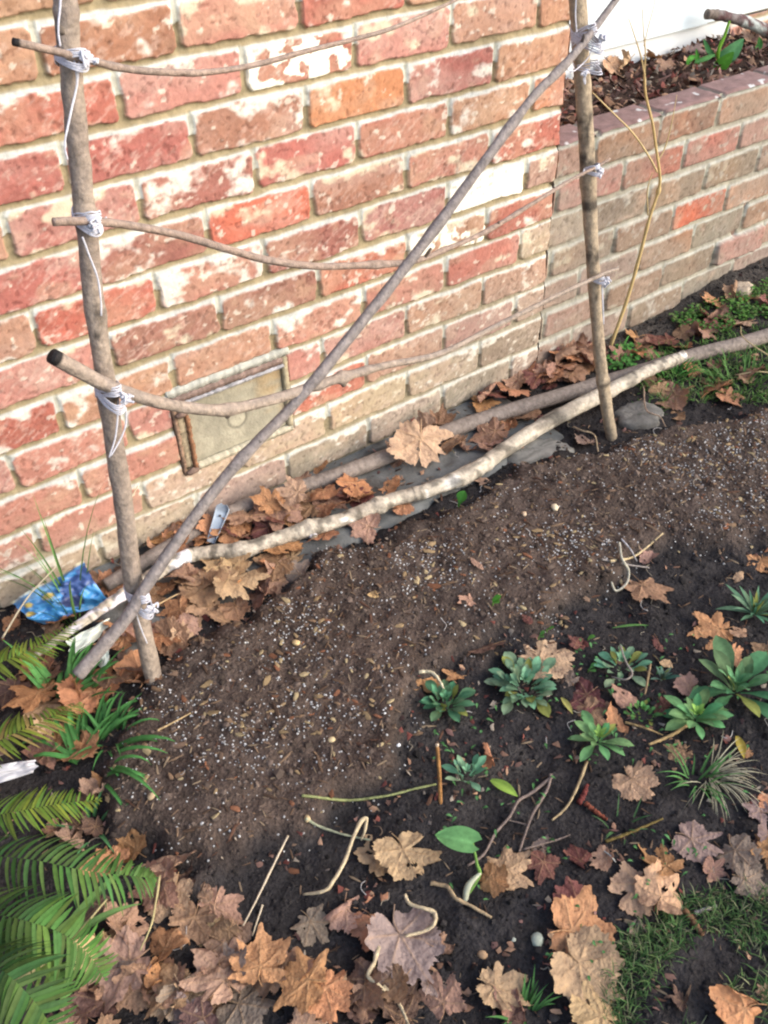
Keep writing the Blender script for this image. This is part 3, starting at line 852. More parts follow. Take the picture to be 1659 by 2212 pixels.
def tie(u, v, path, rad, turns, tails=(), spread=0.016, ext=0.017, seed=0):
    """twine wound around the post where a bar crosses it, with hanging ends"""
    mb = MB()
    rs = np.random.RandomState(seed)
    P = TP(u, v, 0.004)
    i = int(np.argmin(np.linalg.norm(path - P, axis=1)))
    c = path[i]; T = path[min(i + 2, len(path) - 1)] - path[max(i - 2, 0)]; T /= np.linalg.norm(T)
    a = np.cross(T, [0, 1, 0]); a /= np.linalg.norm(a); b = np.cross(T, a)
    front = c + np.array([0, -1, 0]) * (rad + 0.006)
    for sgn in (1, -1):
        pts = []
        N = turns * 14
        for q in range(N + 1):
            an = 2 * math.pi * q / 14 + rs.rand() * .15
            h = spread * (sgn * math.sin(an) * 0.9 + 1.0 * (q / N - 0.5) + 0.18 * (rs.rand() - .5))
            dx, dy = math.cos(an) * a, math.sin(an) * b
            rr = rad * 0.86 + 0.0012
            p = c + rr * (dx + dy) + T * h
            if p[1] < c[1]: p = p + np.array([0, -ext, 0]) * (c[1] - p[1]) / rr     # round the bar in front
            pts.append(p)
        tube(mb, pts, [0.0011, 0.0011], TW, N * 2, 6, 0.2, None, (), True, seed)
    for q in range(9):                                            # the knot
        o = rs.randn(3) * 0.004; o[1] = -abs(o[1])
        k0 = P + np.array([0, -rad * .86 - ext + 0.003, 0])
        pts = [k0 + o, k0 + rs.randn(3) * 0.005 * np.array([1, .4, 1]), k0 + rs.randn(3) * 0.0045 * np.array([1, .4, 1]), k0 - o * .5]
        tube(mb, pts, [0.0015, 0.0014], TW, 14, 6, 0.2)
    for tl in tails:
        pts = [TP(x, y, 0.022) for x, y in tl]
        tube(mb, pts, [0.0012, 0.0012, 0.0010], TW, 28, 6, 0.25, None, (), True, seed + 3)
    return mb.build('twine_tie', M_TWINE, tre, TOFF)


tie(165, 118, PL, 0.0165, 4, [[(160, 125), (166, 180), (152, 245), (140, 310), (146, 345)], [(172, 125), (165, 190), (154, 240), (141, 300)], [(133, -20), (126, 60), (130, 100)]], 0.008, seed=1)
tie(190, 470, PL, 0.0155, 5, [[(178, 512), (196, 560), (212, 605), (218, 650), (219, 682)], [(196, 470), (222, 478), (230, 468)]], 0.010, seed=2)
tie(245, 836, PL, 0.0150, 5, [[(256, 862), (253, 915), (248, 950), (236, 988)], [(272, 880), (272, 915), (262, 945), (240, 985)]], 0.013, ext=.027, seed=3)
tie(297, 1284, PL, 0.0150, 5, [[(292, 1305), (300, 1345), (318, 1390)], [(296, 1300), (290, 1330)]], 0.014, ext=.031, seed=4)
tie(1262, 75, PR, 0.0150, 6, [[(1246, 70), (1243, 30), (1246, -20)], [(1284, 92), (1270, 125), (1245, 150), (1232, 155)]], 0.016, ext=.028, seed=5)
tie(1228, 148, PR, 0.014, 2, [[(1216, 142), (1230, 152), (1240, 146)]], 0.008, ext=.028, seed=6)
tie(1275, 362, PR, 0.0125, 4, [[(1288, 365), (1294, 380)], [(1262, 365), (1258, 380)]], 0.007, seed=7)
tie(1291, 598, PR, 0.0105, 3, [[(1300, 600), (1302, 650), (1304, 700)]], 0.005, seed=8)

# ------------------------------------------------------------------ poles lying on the ground
def cracks(f, seed):
    def g(t, a, c):
        c = f(t, a, c)
        k = float(sstep(0.66, 0.74, vnoise(np.array(t * 150 + seed), np.array(a * 4.0), 191)))
        k2 = float(sstep(0.60, 0.72, fbm(np.array(t * 40 + seed), np.array(a * 7.0), 193, 3)))
        return c * (1 - .55 * k) * (1 - .35 * k2)
    return g


def lying(name, px, wpx, zc, col, col2, label, cat, n=120, sides=12, rough=0.08, knots=(), seed=0, amt=0.6, spots=None, stubs=(), mat=None, tip=None):
    P = []
    for (u, v), zz in zip(px, np.interp(np.linspace(0, 1, len(px)), np.linspace(0, 1, len(zc)), zc)):
        P.append(at_plane(u, v, 2, zz))
    P = np.array(P)
    r = [TR(p, w_) for p, w_ in zip(P, np.interp(np.linspace(0, 1, len(P)), np.linspace(0, 1, len(wpx)), wpx))]
    mb = MB()
    bf = bark(col2, 9, seed, spots, amt)
    if name == 'bare_branch': bf = cracks(bf, seed)
    path = tube(mb, P, r, col, n, sides, rough, (lambda t, a, c: tip[2] if tip[0] < t < tip[1] else bf(t, a, c)) if tip else bf, knots, True, seed)
    for t, d, ln, rad in stubs:
        i = int(t * (n - 1)); p0 = path[i]
        tube(mb, [p0, p0 + np.array(d) * ln * 0.6, p0 + np.array(d) * ln], [rad, rad * 0.9, rad * 0.75], col, 7, 9, 0.12, bf)
    off = (path[n // 2][0], path[n // 2][1], 0)
    o = mb.build(name, mat or M_WOOD, None, off)
    o.location = off
    return tag(o, label, cat)


lying('bare_branch', [(1478, 769), (1440, 784), (1400, 801), (1310, 848), (1210, 898), (1100, 964), (1030, 1014), (930, 1057), (870, 1073), (800, 1098), (720, 1128), (640, 1150), (540, 1184), (450, 1194), (390, 1207), (310, 1256), (240, 1302), (190, 1336), (110, 1392), (70, 1420)],
      [24, 25, 26, 31, 34, 33, 34, 32, 30, 31, 31, 33, 34, 32, 31, 29, 24, 22, 18, 12], [0.052, 0.045, 0.04, 0.022, 0.02, 0.02, 0.02, 0.02, 0.02, 0.02, 0.025, 0.035, 0.04, 0.03, 0.02],
      (0.46, 0.41, 0.33), (0.27, 0.23, 0.18), 'pale cream branch with flaking bark lying along the bed edge', 'branch', 300, 18, 0.12, ((.33, .12), (.46, .18), (.56, .2), (.64, .1)), 21,
      stubs=((.565, (-.1, -.9, -.3), .022, .010), (.45, (.5, -.8, -.2), .012, .008)), spots=((.0, .03, (0.75, 0.73, 0.68)), (.34, .38, (0.78, 0.76, 0.72)), (.5, .52, (0.7, 0.68, .63)), (.72, .76, (.74, .74, .76)), (.82, .92, (0.68, 0.66, 0.72))))
lying('grey_pole', [(1760, 690), (1660, 724), (1600, 742), (1480, 772), (1320, 822), (1150, 873), (1000, 920), (900, 960), (800, 1000), (700, 1036), (580, 1076), (480, 1115), (350, 1190), (282, 1232), (228, 1266)],
      [30, 31, 31, 30, 31, 33, 34, 34, 34, 33, 32, 32, 32, 32, 30], [0.025, 0.02, 0.018, 0.017, 0.017, 0.017, 0.017, 0.017, 0.017, 0.017], (0.215, 0.18, 0.155), (0.15, 0.125, 0.11),
      'straight grey brown pole lying along the foot of the wall', 'pole', 130, 14, 0.04, ((.3, .06), (.47, .06), (.6, .05)), 22)
# lichened branch across the planter
def lich(t, a, c):
    if t < 0.10: return (0.16, 0.13, 0.11)
    n = float(fbm(np.array(t * 24), np.array(a * 4), 187, 3))
    k = float(sstep(0.45, 0.6, np.array(n))) * (0.25 if t < 0.35 else 0.95)
    return np.array((0.10, 0.055, 0.055)) * (1 - k) + np.array((0.38, 0.42, 0.40)) * k
mb = MB()
P = [at_plane(1526, 30, 1, 0.335), at_plane(1580, 38, 1, 0.31), at_plane(1640, 58, 1, 0.28), at_plane(1720, 88, 1, 0.24), at_plane(1800, 120, 1, 0.20)]
tube(mb, P, [0.012, 0.0125, 0.015, 0.018, 0.019], (0.1, .06, .06), 60, 12, 0.12, lich, ((.1, .15),))
o = mb.build('lichen_branch', M_WOOD, None, P[2]); o.location = P[2]
tag(o, 'dark branch crusted with pale lichen lying over the planter', 'branch')

# flat stones by the right post
def stone(u, v, wpx, hpx, label, seed, col=(0.17, 0.165, 0.15), th=0.014):
    P = G(u, v)
    rx, ry = sz(u, v, wpx) / 2, sz(u, v, hpx) / 2 * 1.5
    rs = np.random.RandomState(seed)
    mb = MB(); n = 26
    rad = 1 + 0.55 * (fbm(np.cos(np.linspace(0, 2 * math.pi, n, False)) * 1.5 + 9 + seed, np.sin(np.linspace(0, 2 * math.pi, n, False)) * 1.5 + 9, 191, 3) - .5) * 2
    V = []; C = []
    for k_, (s_, zz) in enumerate(((1.02, -0.02), (1.0, th * .6), (0.93, th), (0.6, th * 1.08), (0.25, th * 1.02))):
        for i in range(n):
            an = 2 * math.pi * i / n
            V.append((rx * s_ * rad[i] * math.cos(an), ry * s_ * rad[i] * math.sin(an), zz + 0.0025 * (rs.rand() - .5)))
            C.append(tuple(np.array(col) * (0.7 + 0.6 * rs.rand())))
    F = [(k_ * n + i, k_ * n + (i + 1) % n, (k_ + 1) * n + (i + 1) % n, (k_ + 1) * n + i) for k_ in range(4) for i in range(n)] + [tuple(4 * n + i for i in range(n))]
    mb.add(V, F, C)
    o = mb.build('flat_stone', M_CONC); o.location = P; o.rotation_euler = (0, 0, -0.4)
    return tag(o, label, 'stone')
stone(1165, 968, 150, 50, 'flat grey stone sticking out of the soil left of the right post', 1)
stone(1375, 902, 100, 55, 'rough grey stone just behind the foot of the right post', 2, (0.125, 0.12, 0.11))
stone(1602, 630, 42, 24, 'pale tan lump of stone among leaves at the foot of the planter', 3, (0.40, 0.33, 0.25), 0.018)

# ------------------------------------------------------------------ fallen leaves
def leaf_template(kind, seed):
    rs = np.random.RandomState(seed)
    NT, NRG = 132, 9
    th = np.linspace(-math.pi, math.pi, NT, endpoint=False)
    if kind == 'syc':
        lob = [(0, 1.0), (10, .86), (25, .70), (38, .78), (50, .93), (62, .80), (78, .64), (92, .68), (106, .74), (122, .60), (140, .52), (160, .42), (172, .30), (180, .12)]
    elif kind == 'map':
        lob = [(0, .98), (12, .86), (24, .80), (46, .90), (60, .78), (78, .74), (100, .78), (125, .66), (150, .54), (168, .40), (180, .18)]
    else:                                                                       # oval
        lob = [(0, 1.0), (20, .72), (45, .52), (90, .40), (135, .44), (160, .55), (180, .62)]
    la = np.array([a for a, _ in lob]); lr = np.array([r for _, r in lob])
    rl = lr * (1 + 0.10 * rs.randn(len(lr))); rr2 = lr * (1 + 0.10 * rs.randn(len(lr)))
    deg = np.degrees(np.abs(th))
    r = np.where(th < 0, np.interp(deg, la, rl), np.interp(deg, la, rr2))
    if kind != 'ov':
        saw = ((deg / rs.choice([14.0, 19.0, 25.0]) + rs.rand() + 0.25 * vnoise(th * 2 + 9, th * 0 + seed, 3)) % 1)
        r = r * (1 + 0.13 * (saw - 0.5) * (deg < 155)) * (1 + 0.10 * (fbm(np.cos(th) * 3 + 9, np.sin(th) * 3 + seed, 7, 2) - 0.5)) * (1 + 0.025 * rs.randn(NT))
        for _ in range(rs.randint(0, 4)):                                       # a torn bay in the rim
            a0 = rs.uniform(-2.4, 2.4); wd = rs.uniform(.08, .2)
            r = r * (1 - rs.uniform(.25, .5) * np.exp(-((th - a0) / wd) ** 2))
    ring_f = np.linspace(0.04, 1, NRG) ** 0.85
    X = (ring_f[:, None] * r * np.sin(th)); Y = (ring_f[:, None] * r * np.cos(th)) - 0.35
    # veins
    vein = np.zeros_like(X)
    for a in (0, 50, -50, 104, -104):
        if kind == 'ov' and a: continue
        a_ = math.radians(a)
        dx, dy = math.sin(a_), math.cos(a_)
        px, py = X, Y + 0.35
        al = px * dx + py * dy; ac = np.abs(px * dy - py * dx)
        vein = np.maximum(vein, np.exp(-(ac / 0.022) ** 2) * (al > 0) * (1 - 0.5 * np.clip(al, 0, 1)))
    Zv = 0.02 * vein
    Zv = Zv + 0.10 * (fbm(X * 2.2 + 20 + seed, Y * 2.2 + 20, 201, 3) - 0.5) * ring_f[:, None]
    # furrows between the veins
    Zv = Zv + 0.028 * np.cos(np.radians(deg) * 7.0)[None] * ring_f[:, None] ** 1.5 + 0.07 * (fbm(X * 4.5 + 30 + seed, Y * 4.5, 205, 3) - 0.5)
    P = np.stack([X, Y, Zv], -1).reshape(-1, 3)

    def bend(P, ang, k, one=False, o=0.0):
        d = np.array([math.cos(ang), math.sin(ang)])
        s = P[:, 0] * d[0] + P[:, 1] * d[1] - o
        m = (s > 0) if one else np.ones_like(s, bool)
        s2 = np.where(m, np.sin(k * s) / k - P[:, 2] * np.sin(k * s), s)
        z2 = np.where(m, (1 - np.cos(k * s)) / k + P[:, 2] * np.cos(k * s), P[:, 2])
        ds = s2 - s
        return np.stack([P[:, 0] + ds * d[0], P[:, 1] + ds * d[1], z2], -1)
    crump = rs.choice([0.3, 0.55, 0.9, 1.3, 1.7, 2.1])
    P = bend(P, rs.uniform(0, 6.28), 0.7 * crump * rs.choice([1, 1, -1]))
    for _ in range(3):
        P = bend(P, rs.uniform(0, 6.28), rs.uniform(.8, 2.2) * crump * rs.choice([1, 1, -1]), True, rs.uniform(.1, .4))
    F = []
    for i in range(NRG - 1):
        for k_ in range(NT):
            F.append((i * NT + k_, i * NT + (k_ + 1) % NT, (i + 1) * NT + (k_ + 1) % NT, (i + 1) * NT + k_))
    F.append(tuple(range(NT - 1, -1, -1)))
    if rs.rand() < 0.45:                                                        # an eaten hole
        for _ in range(rs.randint(1, 3)):
            hx, hy = rs.uniform(-.35, .35), rs.uniform(-.3, .3); hr = rs.uniform(.04, .09)
            cx_, cy_ = X.ravel(), Y.ravel()
            F = [f for f in F if len(f) > 4 or (np.mean(cx_[list(f)]) - hx) ** 2 + (np.mean(cy_[list(f)]) - hy) ** 2 > hr ** 2]
    cols = np.zeros((len(P), 3)); cols[:, 0] = vein.ravel()
    # leaf stalk
    if kind != 'ov' or rs.rand() < .5:
        st = np.array([[0, -.35, P[:NT, 2].mean()], [0.02 * rs.randn(), -.6, P[:NT, 2].mean() + .03], [0.1 * rs.randn(), -.85, .05 + P[:NT, 2].mean()]])
        path = catmull(st, 7); o = len(P); VV = []
        for q in path:
            for k_ in range(4):
                VV.append(q + 0.017 * np.array([math.cos(k_ * 1.57), 0, math.sin(k_ * 1.57)]))
        for i in range(6):
            for k_ in range(4):
                F.append((o + i * 4 + k_, o + i * 4 + (k_ + 1) % 4, o + i * 4 + 4 + (k_ + 1) % 4, o + i * 4 + 4 + k_))
        P = np.vstack([P, VV]); cols = np.vstack([cols, np.tile([1.0, 0, 0], (len(VV), 1))])
    me = bpy.data.meshes.new('leaf_blade')
    me.from_pydata(P.tolist(), [], F)
    me.polygons.foreach_set('use_smooth', np.ones(len(me.polygons), dtype=bool))
    a = me.attributes.new('Col', 'FLOAT_COLOR', 'POINT')
    c4 = np.ones((len(P), 4), np.float32); c4[:, :3] = cols
    a.data.foreach_set('color', c4.ravel())
    me.materials.append(M_LEAF)
    return me, P, crump


TEMPL = [leaf_template(('syc', 'syc', 'map', 'syc', 'ov', 'map')[i % 6], 300 + i) for i in range(48)]
FLAT = [i for i, t in enumerate(TEMPL) if t[2] <= 0.5 and i % 6 != 4]
MIDC = [i for i, t in enumerate(TEMPL) if 0.5 < t[2] <= 0.9 and i % 6 != 4]
CRUM = [i for i, t in enumerate(TEMPL) if t[2] > 0.9 and i % 6 != 4]
OVAL = [i for i, t in enumerate(TEMPL) if i % 6 == 4]
LC = {'t': (0.43, 0.285, 0.175), 'o': (0.40, 0.200, 0.098), 'p': (0.35, 0.220, 0.152), 'm': (0.215, 0.160, 0.135), 'r': (0.16, 0.060, 0.05), 'd': (0.12, 0.070, 0.052), 'b': (0.28, 0.165, 0.105), 'y': (0.44, 0.29, 0.14)}
placed = []


def leaf(u, v, px, col, label, rot=None, tilt=14, var='m', group=None, base=None, lift=0.0, P=None):
    if P is None:
        P = G(u, v); s = sz(u, v, px) * 0.64
    else:
        s = px
    pool = {'f': FLAT, 'm': MIDC, 'c': CRUM, 'v': OVAL}[var] or MIDC or FLAT
    me, tp, _ = TEMPL[RNG.choice(pool)]
    o = bpy.data.objects.new('fallen_leaf', me)
    COL.objects.link(o)
    e = Euler((math.radians(RNG.uniform(-tilt, tilt)), math.radians(RNG.uniform(-tilt, tilt)), math.radians(rot) if rot is not None else RNG.uniform(0, 6.28)))
    if var == 's':
        pass
    M = np.array(e.to_matrix())
    Q = (tp * s) @ M.T
    zmin = np.percentile(Q[:, 2], 12)
    near = sum(1 for (x, y, r_) in placed if (x - P[0]) ** 2 + (y - P[1]) ** 2 < (0.7 * (r_ + s)) ** 2 * 0.5)
    z = P[2] - zmin + 0.002 + min(near, 5) * 0.0035 + lift
    placed.append((P[0], P[1], s))
    o.location = (float(P[0]), float(P[1]), float(z))
    o.rotation_euler = e
    o.scale = (s * RNG.uniform(.86, 1.12), s * RNG.uniform(.9, 1.1), s)
    c = np.array(LC[col]) * RNG.uniform(0.82, 1.18)
    o.color = (float(c[0]), float(c[1] * RNG.uniform(.93, 1.07)), float(c[2] * RNG.uniform(.9, 1.1)), 1)
    return tag(o, label, 'leaf', group)


def inpoly(poly, n, seed):
    rs = random.Random(seed)
    p = np.array(poly, float)
    out = []
    while len(out) < n:
        u = rs.uniform(p[:, 0].min(), p[:, 0].max()); v = rs.uniform(p[:, 1].min(), p[:, 1].max())
        if poly_dist(p, np.array([u]), np.array([v]))[0] > 0: out.append((u, v))
    return out


def pile(poly, n, smin, smax, cols, label, group, seed, var='mmc', tilt=28):
    for u, v in inpoly(poly, n, seed):
        leaf(u, v, RNG.uniform(smin, smax), RNG.choice(cols), label, None, tilt, RNG.choice(var), group)


exec_fills = [
    ([(150, 1900), (330, 1830), (440, 1900), (560, 2070), (800, 2150), (780, 2230), (90, 2240), (200, 2060)], 34, 70, 120, 'pbbmdtb', 'brown leaf lying low in the pile beside the fern', 'leaves piled beside the fern', 51),
    ([(330, 1180), (500, 1110), (640, 1090), (760, 1060), (800, 1080), (700, 1120), (560, 1160), (430, 1180), (350, 1215)], 36, 50, 88, 'oopbr', 'reddish brown leaf wedged between the grey pole and the pale branch', 'leaves between the two lying poles', 52),
    ([(330, 1260), (460, 1215), (640, 1200), (690, 1195), (640, 1245), (520, 1330), (400, 1400), (370, 1400), (340, 1330)], 24, 50, 95, 'tobpo', 'tan brown leaf heaped below the pale branch beside the left post', 'leaves heaped below the pale branch', 53),
    ([(20, 1440), (150, 1400), (290, 1370), (320, 1460), (280, 1540), (230, 1640), (60, 1640), (10, 1560)], 24, 60, 110, 'obdot', 'dark brown leaf under the grass near the left post', 'leaves under the left grass', 54),
    ([(820, 1010), (960, 900), (1100, 850), (1220, 745), (1290, 760), (1280, 800), (1150, 850), (980, 905)], 38, 42, 84, 'obpbr', 'crumpled brown leaf packed between the grey pole and the brick wall', 'leaves against the brick wall', 55),
    ([(980, 950), (1100, 905), (1190, 870), (1120, 930), (1030, 985), (960, 1000)], 10, 35, 65, 'bpbo', 'brown leaf lying on the concrete between the poles', 'leaves on the concrete', 56),
    ([(1330, 740), (1460, 720), (1650, 620), (1659, 680), (1500, 740), (1380, 790)], 15, 40, 70, 'brbo', 'small brown leaf among the green weeds by the planter', 'leaves among the planter weeds', 57),
    ([(1400, 830), (1550, 800), (1659, 760), (1659, 860), (1560, 880), (1430, 900)], 7, 40, 65, 'bob', 'brown leaf in the grass beside the compost', 'leaves in the right grass', 58),
    ([(140, 1240), (260, 1210), (290, 1260), (200, 1290), (60, 1440), (10, 1420), (20, 1340)], 12, 45, 85, 'bdob', 'brown leaf around the crumpled blue wrapper', 'leaves around the wrapper', 59),
    ([(800, 2110), (1000, 2080), (1120, 2150), (1150, 2220), (760, 2230)], 7, 60, 100, 'mbpd', 'dull brown leaf at the bottom edge of the dark soil', 'leaves on the dark soil at the bottom', 60),
    ([(120, 1690), (235, 1660), (240, 1800), (330, 1850), (200, 1880), (100, 1800)], 9, 50, 85, 'obpd', 'brown leaf between the fern fronds and the compost', 'leaves between fern and compost', 63),
    ([(1480, 1800), (1659, 1800), (1659, 1950), (1560, 1930)], 4, 55, 80, 'mbp', 'purplish leaf in the cluster above the mossy grass', 'leaves above the mossy grass', 62),
]
for a_ in exec_fills: pile(*a_)

